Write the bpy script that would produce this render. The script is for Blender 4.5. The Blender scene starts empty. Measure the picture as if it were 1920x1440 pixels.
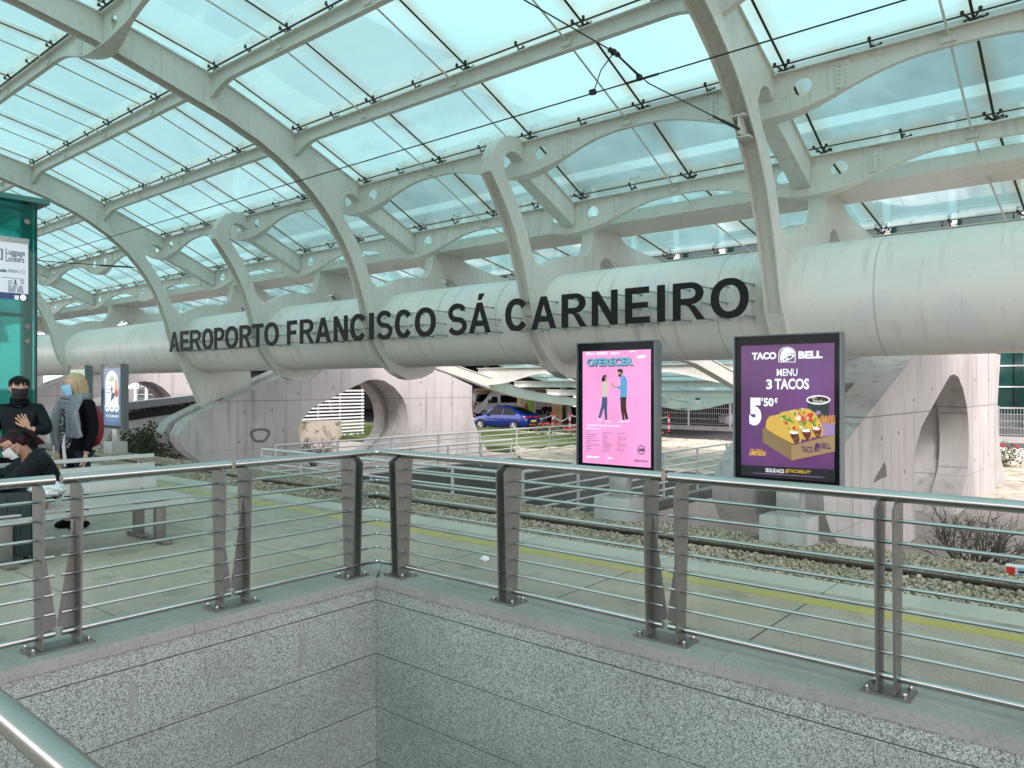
import bpy, bmesh, math, random
from math import sin, cos, pi, radians, sqrt, atan2, exp
from mathutils import Vector, Matrix
from mathutils.geometry import tessellate_polygon
import numpy as np
random.seed(11)
rng = np.random.default_rng(5)
R = random.uniform
S = bpy.context.scene
COL = S.collection

# ------------------------------------------------------------------ camera, sky, light
TH = radians(39.95)                       # the view looks between -X (along the track) and +Y (across it)
FPX = 1418.0                              # focal length in pixels of the 1920 wide photograph
EYE = 1.6
cd = bpy.data.cameras.new('camera')
cd.sensor_width = 36.0
cd.lens = 36.0 * FPX / 1920.0
cd.shift_y = 4.0 / 1920.0
cd.clip_start = 0.05
cd.clip_end = 3000
cam = bpy.data.objects.new('camera', cd)
cam.location = (0, 0, EYE)
cam.rotation_euler = (radians(90), 0, TH)
COL.objects.link(cam)
S.camera = cam

SUN_EL, SUN_AZ = radians(47), radians(138)   # azimuth measured from +Y towards +X
w = bpy.data.worlds.new('World')
S.world = w
w.use_nodes = True
wn = w.node_tree
wn.nodes.clear()
wo = wn.nodes.new('ShaderNodeOutputWorld')
wb = wn.nodes.new('ShaderNodeBackground')
sky = wn.nodes.new('ShaderNodeTexSky')
sky.sky_type = 'NISHITA'
sky.sun_disc = False
sky.sun_elevation = SUN_EL
sky.sun_rotation = SUN_AZ
mx = wn.nodes.new('ShaderNodeMix')
mx.data_type = 'RGBA'
mx.inputs['Factor'].default_value = 0.8
mx.inputs[7].default_value = (13.6, 12.3, 12.8, 1)   # an even white overcast over the clear sky
wn.links.new(sky.outputs[0], mx.inputs[6])
wn.links.new(mx.outputs[2], wb.inputs[0])
wb.inputs[1].default_value = 0.12
wn.links.new(wb.outputs[0], wo.inputs[0])
sd = bpy.data.lights.new('sun', 'SUN')
sd.energy = 1.5
sd.angle = radians(14)
sd.color = (1.0, 0.965, 0.92)
so = bpy.data.objects.new('sun', sd)
sdir = Vector((sin(SUN_AZ) * cos(SUN_EL), cos(SUN_AZ) * cos(SUN_EL), sin(SUN_EL)))
so.rotation_euler = sdir.to_track_quat('Z', 'Y').to_euler()
so.location = (20, 30, 60)
COL.objects.link(so)
S.view_settings.view_transform = 'Standard'
S.view_settings.look = 'None'
S.view_settings.exposure = 1.07
S.view_settings.gamma = 1
S.cycles.max_bounces = 8
S.cycles.transparent_max_bounces = 16

# ------------------------------------------------------------------ pixel of the photo -> point on a real plane
def ray(u, v):
    a = (u - 960.0) / FPX
    b = (724.0 - v) / FPX
    return Vector((-sin(TH) + cos(TH) * a, cos(TH) + sin(TH) * a, b))
def on_Y(u, v, Y):
    d = ray(u, v); t = Y / d.y
    return (d.x * t, d.z * t + EYE)
def on_X(u, v, X):
    d = ray(u, v); t = X / d.x
    return (d.y * t, d.z * t + EYE)
def on_Z(u, v, Z):
    d = ray(u, v); t = (Z - EYE) / d.z
    return (d.x * t, d.y * t)

# ------------------------------------------------------------------ materials
class NT:
    def __init__(s, name):
        s.m = bpy.data.materials.new(name)
        s.m.use_nodes = True
        s.t = s.m.node_tree
        s.t.nodes.clear()
        s.pos = None
    def n(s, typ, **kw):
        nd = s.t.nodes.new('ShaderNode' + typ)
        for k, v in kw.items():
            setattr(nd, k, v)
        return nd
    def l(s, a, b):
        s.t.links.new(a, b)
    def P(s):
        if s.pos is None:
            s.pos = s.n('NewGeometry').outputs['Position']
        return s.pos
    def vec(s, scale):
        mp = s.n('Mapping')
        s.l(s.P(), mp.inputs[0])
        mp.inputs['Scale'].default_value = scale if isinstance(scale, tuple) else (scale,) * 3
        return mp.outputs[0]
    def math(s, op, a, b=None, c=None):
        nd = s.n('Math', operation=op)
        for i, x in enumerate((a, b, c)):
            if x is None: continue
            if isinstance(x, (int, float)): nd.inputs[i].default_value = x
            else: s.l(x, nd.inputs[i])
        return nd.outputs[0]
    def rng(s, x, lo, hi, a=0.0, b=1.0):
        nd = s.n('MapRange')
        s.l(x, nd.inputs[0])
        for i, q in enumerate((lo, hi, a, b)): nd.inputs[1 + i].default_value = q
        return nd.outputs[0]
    def noise(s, scale, detail=3, rough=0.55, dist=0.0):
        nd = s.n('TexNoise')
        s.l(s.vec(scale), nd.inputs['Vector'])
        nd.inputs['Scale'].default_value = 1
        nd.inputs['Detail'].default_value = detail
        nd.inputs['Roughness'].default_value = rough
        nd.inputs['Distortion'].default_value = dist
        return nd.outputs['Fac']
    def voro(s, scale, out='Color', feature='F1', rnd=1.0):
        nd = s.n('TexVoronoi', feature=feature)
        s.l(s.vec(scale), nd.inputs['Vector'])
        nd.inputs['Scale'].default_value = 1
        nd.inputs['Randomness'].default_value = rnd
        o = nd.outputs[out]
        if out == 'Color':
            sp = s.n('SeparateColor')
            s.l(o, sp.inputs[0])
            o = sp.outputs[0]
        return o
    def axis(s, i):
        sp = s.n('SeparateXYZ')
        s.l(s.P(), sp.inputs[0])
        return sp.outputs[i]
    def line(s, ax, period, width, off=0.0):
        x = s.math('ADD', s.axis(ax), off + 100 * period)
        f = s.math('MODULO', x, period)
        return s.math('LESS_THAN', f, width)
    def mixc(s, f, a, b):
        nd = s.n('Mix', data_type='RGBA')
        if isinstance(f, (int, float)): nd.inputs[0].default_value = f
        else: s.l(f, nd.inputs[0])
        for i, x in ((6, a), (7, b)):
            if isinstance(x, tuple): nd.inputs[i].default_value = (*x[:3], 1)
            else: s.l(x, nd.inputs[i])
        return nd.outputs[2]

def surf(name, base, rough=0.55, metal=0.0, layers=(), bump=None, spec=0.5, coat=0.0, emit=None, rough2=None, bumps=None):
    """base colour with a stack of noise / cell / joint layers, all laid out in world space"""
    t = NT(name)
    c = base
    hs = []
    for L in layers:
        k = L[0]
        if k == 'noise':      # noise, scale, colour, lo, hi, strength
            f = t.rng(t.noise(L[1], 4), L[3], L[4], 0, L[5])
        elif k == 'cell':
            f = t.rng(t.voro(L[1]), L[3], L[4], 0, L[5])
        elif k == 'line':     # line, axis, period, width, offset, colour, strength
            f = t.math('MULTIPLY', t.line(L[1], L[2], L[3], L[4]), L[6])
            c = t.mixc(f, c, L[5]); continue
        elif k == 'hline':    # single joint: axis, position, width, colour, strength
            d = t.math('ABSOLUTE', t.math('SUBTRACT', t.axis(L[1]), L[2]))
            f = t.math('MULTIPLY', t.math('LESS_THAN', d, L[3]), L[5])
            c = t.mixc(f, c, L[4]); continue
        c = t.mixc(f, c, L[2])
    b = t.n('BsdfPrincipled')
    if isinstance(c, tuple): b.inputs['Base Color'].default_value = (*c, 1)
    else: t.l(c, b.inputs['Base Color'])
    b.inputs['Roughness'].default_value = rough
    if rough2:
        t.l(t.rng(t.noise(rough2[0], 3), .3, .7, rough, rough2[1]), b.inputs['Roughness'])
    b.inputs['Metallic'].default_value = metal
    b.inputs['Specular IOR Level'].default_value = spec
    b.inputs['Coat Weight'].default_value = coat
    if emit:
        b.inputs['Emission Strength'].default_value = emit
        if isinstance(c, tuple): b.inputs['Emission Color'].default_value = (*c, 1)
        else: t.l(c, b.inputs['Emission Color'])
    if bump:
        bn = t.n('Bump')
        bn.inputs['Strength'].default_value = bump[1]
        bn.inputs['Distance'].default_value = bump[2] if len(bump) > 2 else 0.01
        t.l(t.noise(bump[0], 4), bn.inputs['Height'])
        t.l(bn.outputs[0], b.inputs['Normal'])
    o = t.n('OutputMaterial')
    t.l(b.outputs[0], o.inputs[0])
    return t.m

def glassy(name, tint, trans=0.9, gloss_rough=0.03, gloss=0.08, milk=0.0, milkcol=(.8, .9, .9)):
    """thin sheet glass: tinted see-through, a little reflection, optional milky film"""
    t = NT(name)
    tr = t.n('BsdfTransparent'); tr.inputs[0].default_value = (*tint, 1)
    gl = t.n('BsdfGlossy'); gl.inputs['Roughness'].default_value = gloss_rough
    gl.inputs[0].default_value = (.9, .95, .95, 1)
    fr = t.n('LayerWeight'); fr.inputs[0].default_value = 0.25
    f = t.math('MULTIPLY', t.math('ADD', fr.outputs['Fresnel'], 0.02), gloss * 10)
    f = t.math('MINIMUM', f, 0.6)
    cur = tr.outputs[0]
    if milk:
        tl = t.n('BsdfTranslucent'); tl.inputs[0].default_value = (*milkcol, 1)
        m1 = t.n('MixShader'); m1.inputs[0].default_value = milk
        t.l(cur, m1.inputs[1]); t.l(tl.outputs[0], m1.inputs[2]); cur = m1.outputs[0]
    m2 = t.n('MixShader')
    t.l(f, m2.inputs[0]); t.l(cur, m2.inputs[1]); t.l(gl.outputs[0], m2.inputs[2])
    o = t.n('OutputMaterial'); t.l(m2.outputs[0], o.inputs[0])
    return t.m

def canopy_glass():
    t = NT('canopy_glass')
    uv = t.n('UVMap').outputs[0]
    sp = t.n('SeparateXYZ'); t.l(uv, sp.inputs[0])
    def edge(x, size):
        a = t.math('MINIMUM', x, t.math('SUBTRACT', 1.0, x))
        return t.math('MULTIPLY', a, size)
    e = t.math('MINIMUM', edge(sp.outputs[0], 2.39), edge(sp.outputs[1], 2.0))
    nz = t.noise(2.2, 5, .6)
    grime = t.math('MULTIPLY', t.rng(e, 0.0, 0.26, 1.0, 0.0), t.rng(nz, .3, .7, .35, 1.0))
    grime = t.math('MAXIMUM', grime, 0.0)
    oi = t.n('ObjectInfo').outputs['Random']
    streak = t.math('ADD', t.rng(t.noise((.8, 5.0, 5.0), 4), .42, .75, 0.0, .35), t.rng(oi, 0, 1, -.25, .4))
    streak = t.math('MAXIMUM', streak, 0.0)
    col = t.mixc(grime, (.185, .375, .38), (.16, .22, .16))
    col = t.mixc(streak, col, (.26, .41, .41))
    tr = t.n('BsdfTransparent'); t.l(col, tr.inputs[0])
    tl = t.n('BsdfTranslucent')
    col2 = t.mixc(grime, (.225, .425, .43), (.21, .25, .18)); t.l(col2, tl.inputs[0])
    m1 = t.n('MixShader')
    t.l(t.rng(t.noise(.55, 5, .62), .32, .70, .36, .64), m1.inputs[0])
    t.l(tr.outputs[0], m1.inputs[1]); t.l(tl.outputs[0], m1.inputs[2])
    gl = t.n('BsdfGlossy'); gl.inputs['Roughness'].default_value = .08
    gl.inputs[0].default_value = (.8, .9, .9, 1)
    lw = t.n('LayerWeight'); lw.inputs[0].default_value = .2
    m2 = t.n('MixShader')
    t.l(t.math('MULTIPLY', lw.outputs['Fresnel'], .35), m2.inputs[0])
    t.l(m1.outputs[0], m2.inputs[1]); t.l(gl.outputs[0], m2.inputs[2])
    o = t.n('OutputMaterial'); t.l(m2.outputs[0], o.inputs[0])
    return t.m

M = {}
M['glass_roof'] = canopy_glass()
M['paint'] = surf('cream_paint', (.68, .675, .615), .40, layers=[('noise', (.6, .6, .35), (.56, .55, .49), .45, .75, .5), ('noise', 9.0, (.46, .46, .40), .55, .75, .4), ('noise', (16, 16, .9), (.40, .375, .30), .56, .74, .5), ('noise', 3.2, (.46, .43, .35), .64, .74, .55)], bump=(6, .05))
M['tube'] = surf('tube_paint', (.78, .775, .72), .34, layers=[('noise', (.35, .8, .8), (.64, .63, .57), .42, .72, .6), ('cell', (1.7, 2.2, 2.6), (.68, .70, .755), .80, .84, .35), ('noise', (7, 1.0, 1.0), (.44, .415, .35), .56, .74, .6), ('noise', 22.0, (.40, .38, .32), .64, .70, .30), ('noise', (1.1, 1.5, 1.5), (.74, .74, .66), .60, .72, .35), ('line', 0, 2.39, .022, .6, (.36, .35, .31), .6)], rough2=(3.0, .5), bump=(1.2, .08, .02))
joints = [('hline', 2, 1.12, .010, (.13, .12, .11), .85), ('hline', 2, -.45, .008, (.16, .15, .14), .5), ('line', 1, 2.62, .018, 1.02, (.17, .16, .15), .6)]
conc = [('noise', (.5, .5, .22), (.30, .29, .265), .42, .72, .75), ('noise', (7, 5, .35), (.22, .205, .185), .53, .74, .7), ('noise', 1.7, (.55, .53, .51), .55, .75, .5), ('noise', 26, (.22, .21, .19), .62, .74, .4)]
M['concrete'] = surf('formed_concrete', (.49, .462, .448), .75, layers=conc + joints, bump=(14, .25, .012))
M['concrete2'] = surf('plain_concrete', (.45, .44, .42), .8, layers=conc, bump=(16, .3, .012))
M['dark_concrete'] = surf('dark_patch', (.13, .13, .12), .8, layers=[('noise', 12, (.24, .23, .21), .5, .7, .5)])
def granite():
    t = NT('granite')
    a = t.voro(150.0)
    b = t.noise(100.0, 3, .7)
    g = t.math('ADD', t.math('MULTIPLY', a, .55), t.math('MULTIPLY', b, .9))
    ramp = t.n('ValToRGB')
    el = ramp.color_ramp.elements
    el[0].position = .38; el[0].color = (.03, .036, .033, 1)
    el[1].position = .90; el[1].color = (.50, .515, .485, 1)
    e = el.new(.55); e.color = (.185, .198, .183, 1)
    e = el.new(.72); e.color = (.29, .305, .285, 1)
    t.l(g, ramp.inputs[0])
    blot = t.rng(t.noise((.8, .8, 1.6), 5, .65), .40, .70, 0, .42)
    c = t.mixc(blot, ramp.outputs[0], (.155, .16, .14))
    pan = t.rng(t.voro((.8, .8, 2.27), rnd=0.15), .15, .9, 0.0, .22)
    c = t.mixc(pan, c, (.30, .30, .27))
    bs = t.n('BsdfPrincipled'); t.l(c, bs.inputs['Base Color'])
    bs.inputs['Roughness'].default_value = .62
    bp = t.n('Bump'); bp.inputs['Strength'].default_value = .35; bp.inputs['Distance'].default_value = .004
    t.l(g, bp.inputs['Height']); t.l(bp.outputs[0], bs.inputs['Normal'])
    o = t.n('OutputMaterial'); t.l(bs.outputs[0], o.inputs[0])
    return t.m
M['granite'] = granite()
M['coping'] = surf('coping_granite', (.30, .292, .268), .6, layers=[('noise', 60, (.17, .165, .145), .5, .7, .7), ('noise', 1.6, (.21, .20, .175), .45, .7, .6), ('noise', 12, (.40, .385, .345), .55, .75, .4)], bump=(60, .25, .003))
M['joint'] = surf('dark_joint', (.035, .035, .035), .9)  # near-black backing showing in the gaps between granite blocks
M['paving'] = surf('platform_paving', (.41, .33, .275), .7, layers=[('noise', 1.1, (.29, .25, .195), .42, .7, .8), ('noise', (.6, 3, 1), (.48, .43, .345), .5, .7, .55), ('noise', 90, (.15, .13, .105), .46, .66, .75), ('noise', 5, (.25, .22, .15), .55, .75, .5), ('noise', .45, (.36, .285, .19), .45, .68, .5), ('noise', 2.3, (.20, .17, .13), .58, .66, .6), ('noise', 17, (.18, .155, .12), .64, .70, .5), ('line', 0, 1.5, .016, .42, (.06, .055, .05), .9), ('line', 1, 1.9, .014, 1.55, (.08, .075, .06), .7)], bump=(60, .2, .003))
M['edge_slab'] = surf('platform_edge', (.44, .40, .335), .7, layers=[('noise', 70, (.28, .285, .26), .5, .7, .5), ('noise', 1.3, (.31, .315, .28), .45, .7, .6), ('line', 0, 1.5, .012, .42, (.12, .12, .11), .8)], bump=(60, .2, .003))
M['yellow'] = surf('yellow_line_paint', (.40, .325, .085), .6, layers=[('noise', 2.5, (.33, .285, .13), .42, .68, .7), ('noise', 40, (.30, .28, .17), .56, .72, .5)])
M['bed'] = surf('gravel_bed', (.19, .155, .11), .95, layers=[('cell', 46.0, (.31, .285, .22), .3, .9, .8), ('cell', 60.0, (.06, .055, .045), .8, .95, .8), ('noise', 1.0, (.12, .11, .08), .45, .7, .5)], bump=(30, 1.0, .03))
M['stones'] = surf('ballast_stone', (.39, .32, .235), .9, layers=[('cell', 31.0, (.52, .45, .35), .5, .9, .8), ('cell', 43.0, (.10, .08, .06), .66, .80, .9), ('noise', .8, (.25, .19, .12), .45, .7, .5)], bump=(60, .4, .005))
M['rail'] = surf('rail_steel', (.075, .062, .052), .5, .6, layers=[('noise', 8, (.14, .085, .05), .5, .7, .7)])
M['steel'] = surf('brushed_steel', (.47, .455, .43), .20, 1.0, layers=[('noise', (3, 3, 3), (.40, .385, .365), .4, .7, .5)], rough2=(2.2, .27))
M['blade'] = surf('dull_steel_blade', (.215, .212, .20), .40, .85, layers=[('noise', (9, 9, 2), (.19, .178, .165), .4, .7, .6)], rough2=(9, .55))
M['galv'] = surf('galvanised_steel', (.46, .47, .46), .45, .75, layers=[('noise', 8, (.36, .37, .365), .4, .7, .6)])
M['panel_glass'] = glassy('clear_panel_glass', (.972, .978, .968), gloss=.004)
M['cover_glass'] = glassy('poster_cover_glass', (.96, .97, .965), gloss=.006, gloss_rough=.02)
M['black'] = surf('black_plastic', (.012, .013, .014), .32, spec=.22)
M['clamp'] = surf('black_clamp', (.018, .014, .012), .5)
M['seal'] = surf('silicone_seal', (.03, .032, .03), .6)
M['letter'] = surf('letter_paint', (.010, .009, .009), .55, spec=.25)
M['wire'] = surf('wire', (.02, .02, .02), .5, .3)
M['casing'] = surf('sign_casing', (.20, .225, .235), .42, .5)
M['gloss_black'] = surf('black_glass_border', (.006, .008, .010), .25, spec=.15)
M['darkwall'] = surf('dark_stone_wall', (.11, .13, .125), .6, layers=[('noise', 1.2, (.055, .07, .07), .4, .7, .7), ('line', 1, 1.2, .01, 0, (.03, .03, .03), .8), ('noise', 40, (.13, .15, .15), .5, .7, .4)])
M['asphalt'] = surf('asphalt', (.055, .054, .058), .85, layers=[('noise', 2, (.075, .073, .076), .4, .7, .6)])
M['pave_out'] = surf('outer_paving', (.25, .23, .20), .8, layers=[('noise', .7, (.17, .155, .135), .4, .7, .7), ('noise', 20, (.30, .28, .25), .5, .7, .5), ('line', 0, 1.6, .02, 0, (.10, .09, .08), .7), ('line', 1, 1.6, .02, .5, (.10, .09, .08), .7)])
M['soil'] = surf('pale_soil', (.42, .38, .31), .9, layers=[('noise', 1.5, (.25, .22, .16), .5, .62, .8), ('noise', 3.0, (.12, .14, .05), .56, .64, .85)], bump=(6, .5, .05))
M['ground'] = surf('ground', (.075, .07, .065), .9, layers=[('noise', .15, (.055, .052, .048), .4, .7, .7)])
M['lawn'] = surf('lawn_soil', (.055, .085, .022), .95, layers=[('noise', 2.0, (.09, .12, .03), .4, .7, .7)])
M['grass'] = surf('grass_blade', (.055, .095, .022), .7, layers=[('noise', 1.2, (.09, .125, .035), .4, .7, .7)], spec=.2)
M['leaf'] = surf('dark_leaf', (.030, .042, .018), .6, layers=[('noise', 9, (.06, .065, .03), .45, .65, .8), ('noise', 5, (.045, .03, .02), .55, .7, .6)], spec=.25)
M['leaf2'] = surf('green_leaf', (.05, .085, .022), .6, layers=[('noise', 9, (.10, .13, .04), .45, .65, .8)], spec=.25)
M['twig'] = surf('bare_twig', (.075, .058, .045), .85)
M['red_flower'] = surf('red_petal', (.42, .02, .025), .6)
M['vault'] = surf('vault_cladding', (.62, .65, .66), .6, layers=[('line', 0, 3.4, .10, 0, (.48, .50, .51), .7), ('noise', (.03, .08, .08), (.50, .53, .54), .45, .7, .7)])
M['fence_paint'] = surf('fence_paint', (.60, .615, .60), .45, .2, layers=[('noise', 4, (.48, .49, .48), .45, .7, .6)])
M['white'] = surf('white_paint', (.72, .72, .72), .4, layers=[('noise', 1.5, (.60, .60, .60), .45, .75, .6)])
M['teal_glass'] = glassy('teal_shaft_glass', (.17, .66, .62), gloss=.06, milk=.35, milkcol=(.16, .62, .56))
M['teal_metal'] = surf('teal_metal', (.045, .16, .135), .35, .3, layers=[('noise', 3, (.06, .21, .18), .4, .7, .6)])
M['bench'] = surf('bench_metal', (.44, .46, .435), .40, .4, layers=[('noise', 5, (.36, .38, .36), .45, .7, .6)])
M['facade'] = surf('dark_green_glass', (.010, .045, .038), .07, layers=[('noise', (.25, .25, .5), (.015, .10, .08), .5, .65, .8)], spec=.7)
M['skin'] = surf('skin', (.52, .30, .21), .55, layers=[('noise', 20, (.46, .24, .17), .45, .7, .5)])
M['skin2'] = surf('skin_tan', (.40, .215, .14), .55, layers=[('noise', 20, (.35, .17, .11), .45, .7, .5)])
M['hair_black'] = surf('black_hair', (.007, .006, .006), .5, spec=.12, layers=[('noise', (120, 120, 14), (.018, .015, .014), .45, .65, .8)], bump=((160, 160, 14), .6, .01))
M['hair_blond'] = surf('blond_hair', (.44, .33, .19), .5, layers=[('noise', (110, 110, 10), (.26, .18, .095), .45, .65, .8)], bump=((150, 150, 12), .6, .01))
M['hair_plum'] = surf('plum_hair', (.011, .007, .008), .5, spec=.12, layers=[('noise', (9, 9, 9), (.075, .010, .026), .42, .6, .85)], bump=((150, 150, 14), .6, .01))
M['puffer'] = surf('dark_puffer', (.005, .007, .010), .5, spec=.12, layers=[('noise', 8, (.009, .012, .017), .45, .7, .7)], bump=(18, .35, .02))
M['dark_cloth'] = surf('dark_cloth', (.006, .006, .008), .85, spec=.08, bump=(60, .3, .005))
M['jeans'] = surf('dark_denim', (.018, .026, .05), .85, spec=.22, layers=[('noise', 60, (.035, .045, .08), .45, .7, .6)])
M['scarf'] = surf('grey_scarf', (.16, .175, .195), .9, layers=[('noise', (30, 30, 7), (.27, .285, .305), .42, .66, .8)], bump=((34, 34, 5), .9, .025))
M['print_top'] = surf('speckled_top', (.012, .013, .018), .8, layers=[('cell', 85, (.42, .43, .46), .80, .84, .9)])
M['mask_blue'] = surf('blue_mask', (.30, .58, .78), .8, layers=[('line', 2, .022, .004, 0, (.22, .47, .68), .8)])
M['mask_white'] = surf('white_mask', (.70, .70, .70), .8)
M['red_bag'] = surf('red_bag', (.20, .008, .018), .7, layers=[('noise', 9, (.11, .006, .012), .45, .7, .7)])
M['bag_white'] = surf('white_bag', (.66, .69, .71), .35, bump=(24, .8, .03))
M['case_dark'] = surf('suitcase_shell', (.016, .028, .03), .45, spec=.22, bump=(30, .2, .01))
M['eye'] = surf('eye_dark', (.01, .008, .008), .2)
M['eye_white'] = surf('eye_white', (.7, .68, .66), .3)
M['car_blue'] = surf('blue_car_paint', (.002, .022, .17), .2, .25, coat=1.0)
M['car_white'] = surf('white_car_paint', (.78, .78, .80), .25, coat=.8)
M['car_glass'] = surf('dark_car_glass', (.004, .005, .006), .10, spec=.2)
M['rubber'] = surf('tyre_rubber', (.012, .012, .012), .85)
M['alloy'] = surf('alloy_wheel', (.42, .42, .44), .35, .9)
M['lime'] = surf('lime_paint', (.28, .56, .03), .4)
M['amber'] = surf('amber_paint', (.62, .36, .03), .45)
M['tail'] = surf('tail_lamp', (.45, .012, .012), .25)
M['plate'] = surf('yellow_plate', (.60, .44, .03), .5)
M['ochre'] = surf('ochre_board', (.47, .33, .15), .7, layers=[('noise', (3, 3, 9), (.34, .22, .09), .5, .7, .6)])
M['red'] = surf('red_paint', (.55, .025, .02), .45)
M['brown_clad'] = surf('brown_cladding', (.12, .075, .055), .7, layers=[('line', 0, .16, .05, 0, (.05, .03, .022), .8)])
def flat(name, col, e=0.22, rough=.35):
    return surf(name, col, rough, emit=e)

# ------------------------------------------------------------------ mesh builder
WL = {}
class MB:
    def __init__(s):
        s.v = []; s.f = []; s.mi = []
    def add(s, vs, fs, mi=0):
        o = len(s.v)
        s.v += [tuple(p) for p in vs]
        s.f += [tuple(i + o for i in f) for f in fs]
        s.mi += [mi] * len(fs)
        return s
    def box(s, a, b, mi=0, m=None):
        x0, y0, z0 = a; x1, y1, z1 = b
        vs = [(x0, y0, z0), (x1, y0, z0), (x1, y1, z0), (x0, y1, z0), (x0, y0, z1), (x1, y0, z1), (x1, y1, z1), (x0, y1, z1)]
        if m is not None: vs = [tuple(m @ Vector(p)) for p in vs]
        return s.add(vs, [(3, 2, 1, 0), (4, 5, 6, 7), (0, 1, 5, 4), (1, 2, 6, 5), (2, 3, 7, 6), (3, 0, 4, 7)], mi)
    def rbox(s, a, b, r=.01, mi=0, m=None):
        """box with chamfered vertical and horizontal edges"""
        bm = bmesh.new()
        bmesh.ops.create_cube(bm, size=1)
        c = [(a[i] + b[i]) / 2 for i in range(3)]; d = [b[i] - a[i] for i in range(3)]
        for vv in bm.verts: vv.co = Vector([c[i] + vv.co[i] * d[i] for i in range(3)])
        bmesh.ops.bevel(bm, geom=bm.edges[:], offset=r, segments=2, profile=.6, affect='EDGES')
        bm.verts.index_update()
        vs = [tuple(m @ vv.co) if m is not None else tuple(vv.co) for vv in bm.verts]
        fs = [tuple(q.index for q in f.verts) for f in bm.faces]
        bm.free()
        return s.add(vs, fs, mi)
    def tube(s, pts, r, n=8, mi=0, caps=True, close=False):
        pts = [Vector(p) for p in pts]
        N = len(pts)
        rs = r if isinstance(r, (list, tuple)) else [r] * N
        vs = []; fs = []
        prev = None
        for i, p in enumerate(pts):
            if close: d = (pts[(i + 1) % N] - pts[i - 1])
            elif i == 0: d = pts[1] - p
            elif i == N - 1: d = p - pts[-2]
            else: d = (pts[i + 1] - p).normalized() + (p - pts[i - 1]).normalized()
            d.normalize()
            if prev is None:
                up = Vector((0, 0, 1)) if abs(d.z) < .9 else Vector((1, 0, 0))
                x = d.cross(up).normalized()
            else:
                x = (prev - d * prev.dot(d)).normalized()
            prev = x
            y = d.cross(x)
            for k in range(n):
                a = 2 * pi * k / n
                vs.append(p + x * (rs[i] * cos(a)) + y * (rs[i] * sin(a)))
        seg = N if close else N - 1
        for i in range(seg):
            j = (i + 1) % N
            for k in range(n):
                k2 = (k + 1) % n
                fs.append((i * n + k, i * n + k2, j * n + k2, j * n + k))
        if caps and not close:
            fs.append(tuple(range(n - 1, -1, -1)))
            fs.append(tuple((N - 1) * n + k for k in range(n)))
        return s.add(vs, fs, mi)
    def prism(s, poly, axis, a, b, holes=(), mi=0, shear=None):
        """polygon (with holes) in the plane square to an axis, extruded from a to b along it"""
        loops = [list(poly)] + [list(h) for h in holes]
        flatp = [p for L in loops for p in L]
        tris = tessellate_polygon([[Vector((p[0], p[1], 0)) for p in L] for L in loops])
        def at(p, h):
            if axis == 0: return (h + (shear(p) if shear else 0), p[0], p[1])
            if axis == 1: return (p[0], h + (shear(p) if shear else 0), p[1])
            return (p[0], p[1], h + (shear(p) if shear else 0))
        n = len(flatp)
        vs = [at(p, a) for p in flatp] + [at(p, b) for p in flatp]
        fs = [tuple(t) for t in tris] + [tuple(q + n for q in reversed(t)) for t in tris]
        o = 0
        for L in loops:
            k = len(L)
            for i in range(k):
                j = (i + 1) % k
                fs.append((o + i, o + j, o + j + n, o + i + n))
            o += k
        return s.add(vs, fs, mi)
    def sheet(s, poly, y, mi=0):          # flat artwork on a plane facing the track
        loops = [[Vector((p[0], p[1], 0)) for p in poly]]
        tris = tessellate_polygon(loops)
        return s.add([(p[0], y, p[1]) for p in poly], [tuple(t) for t in tris], mi)
    def sphere(s, c, r, nu=12, nv=8, mi=0, fn=None):
        rx, ry, rz = r if isinstance(r, tuple) else (r, r, r)
        vs = []; fs = []
        for j in range(nv + 1):
            ph = pi * j / nv
            for i in range(nu):
                t = 2 * pi * i / nu
                d = Vector((sin(ph) * cos(t), sin(ph) * sin(t), cos(ph)))
                p = Vector((d.x * rx, d.y * ry, d.z * rz))
                if fn: p = fn(p, d)
                vs.append((c[0] + p.x, c[1] + p.y, c[2] + p.z))
        for j in range(nv):
            for i in range(nu):
                k = (i + 1) % nu
                fs.append((j * nu + i, (j + 1) * nu + i, (j + 1) * nu + k, j * nu + k))
        return s.add(vs, fs, mi)
    def strip(s, path, axis, a, b, th, mi=0):
        """flat bar following a path in the plane square to an axis, from a to b wide, th thick"""
        n = len(path)
        left = []; right = []
        for i in range(n):
            p = Vector(path[i]); q0 = Vector(path[max(0, i - 1)]); q1 = Vector(path[min(n - 1, i + 1)])
            d = (q1 - q0).normalized(); nn = Vector((-d.y, d.x))
            left.append(p + nn * th / 2); right.append(p - nn * th / 2)
        return s.prism([tuple(p) for p in left] + [tuple(p) for p in reversed(right)], axis, a, b, mi=mi)
    def build(s, name, mat, parent=None, label=None, local=False, smooth=38, link=True):
        me = bpy.data.meshes.new(name)
        off = Vector((0, 0, 0))
        if parent is not None and not local: off = WL.get(parent.name, off)
        me.from_pydata([(x - off.x, y - off.y, z - off.z) for x, y, z in s.v], [], s.f)
        mats = mat if isinstance(mat, (list, tuple)) else [mat]
        for q in mats: me.materials.append(q)
        if len(mats) > 1: me.polygons.foreach_set('material_index', s.mi)
        bm = bmesh.new(); bm.from_mesh(me)
        bmesh.ops.recalc_face_normals(bm, faces=bm.faces[:])
        bm.to_mesh(me); bm.free()
        if smooth:
            me.polygons.foreach_set('use_smooth', [True] * len(me.polygons))
            me.set_sharp_from_angle(angle=radians(smooth))
        me.update()
        o = bpy.data.objects.new(name, me)
        if link: COL.objects.link(o)
        if parent is not None:
            o.parent = parent
            WL[o.name] = off
        if label: o['label'] = label
        return o

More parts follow.
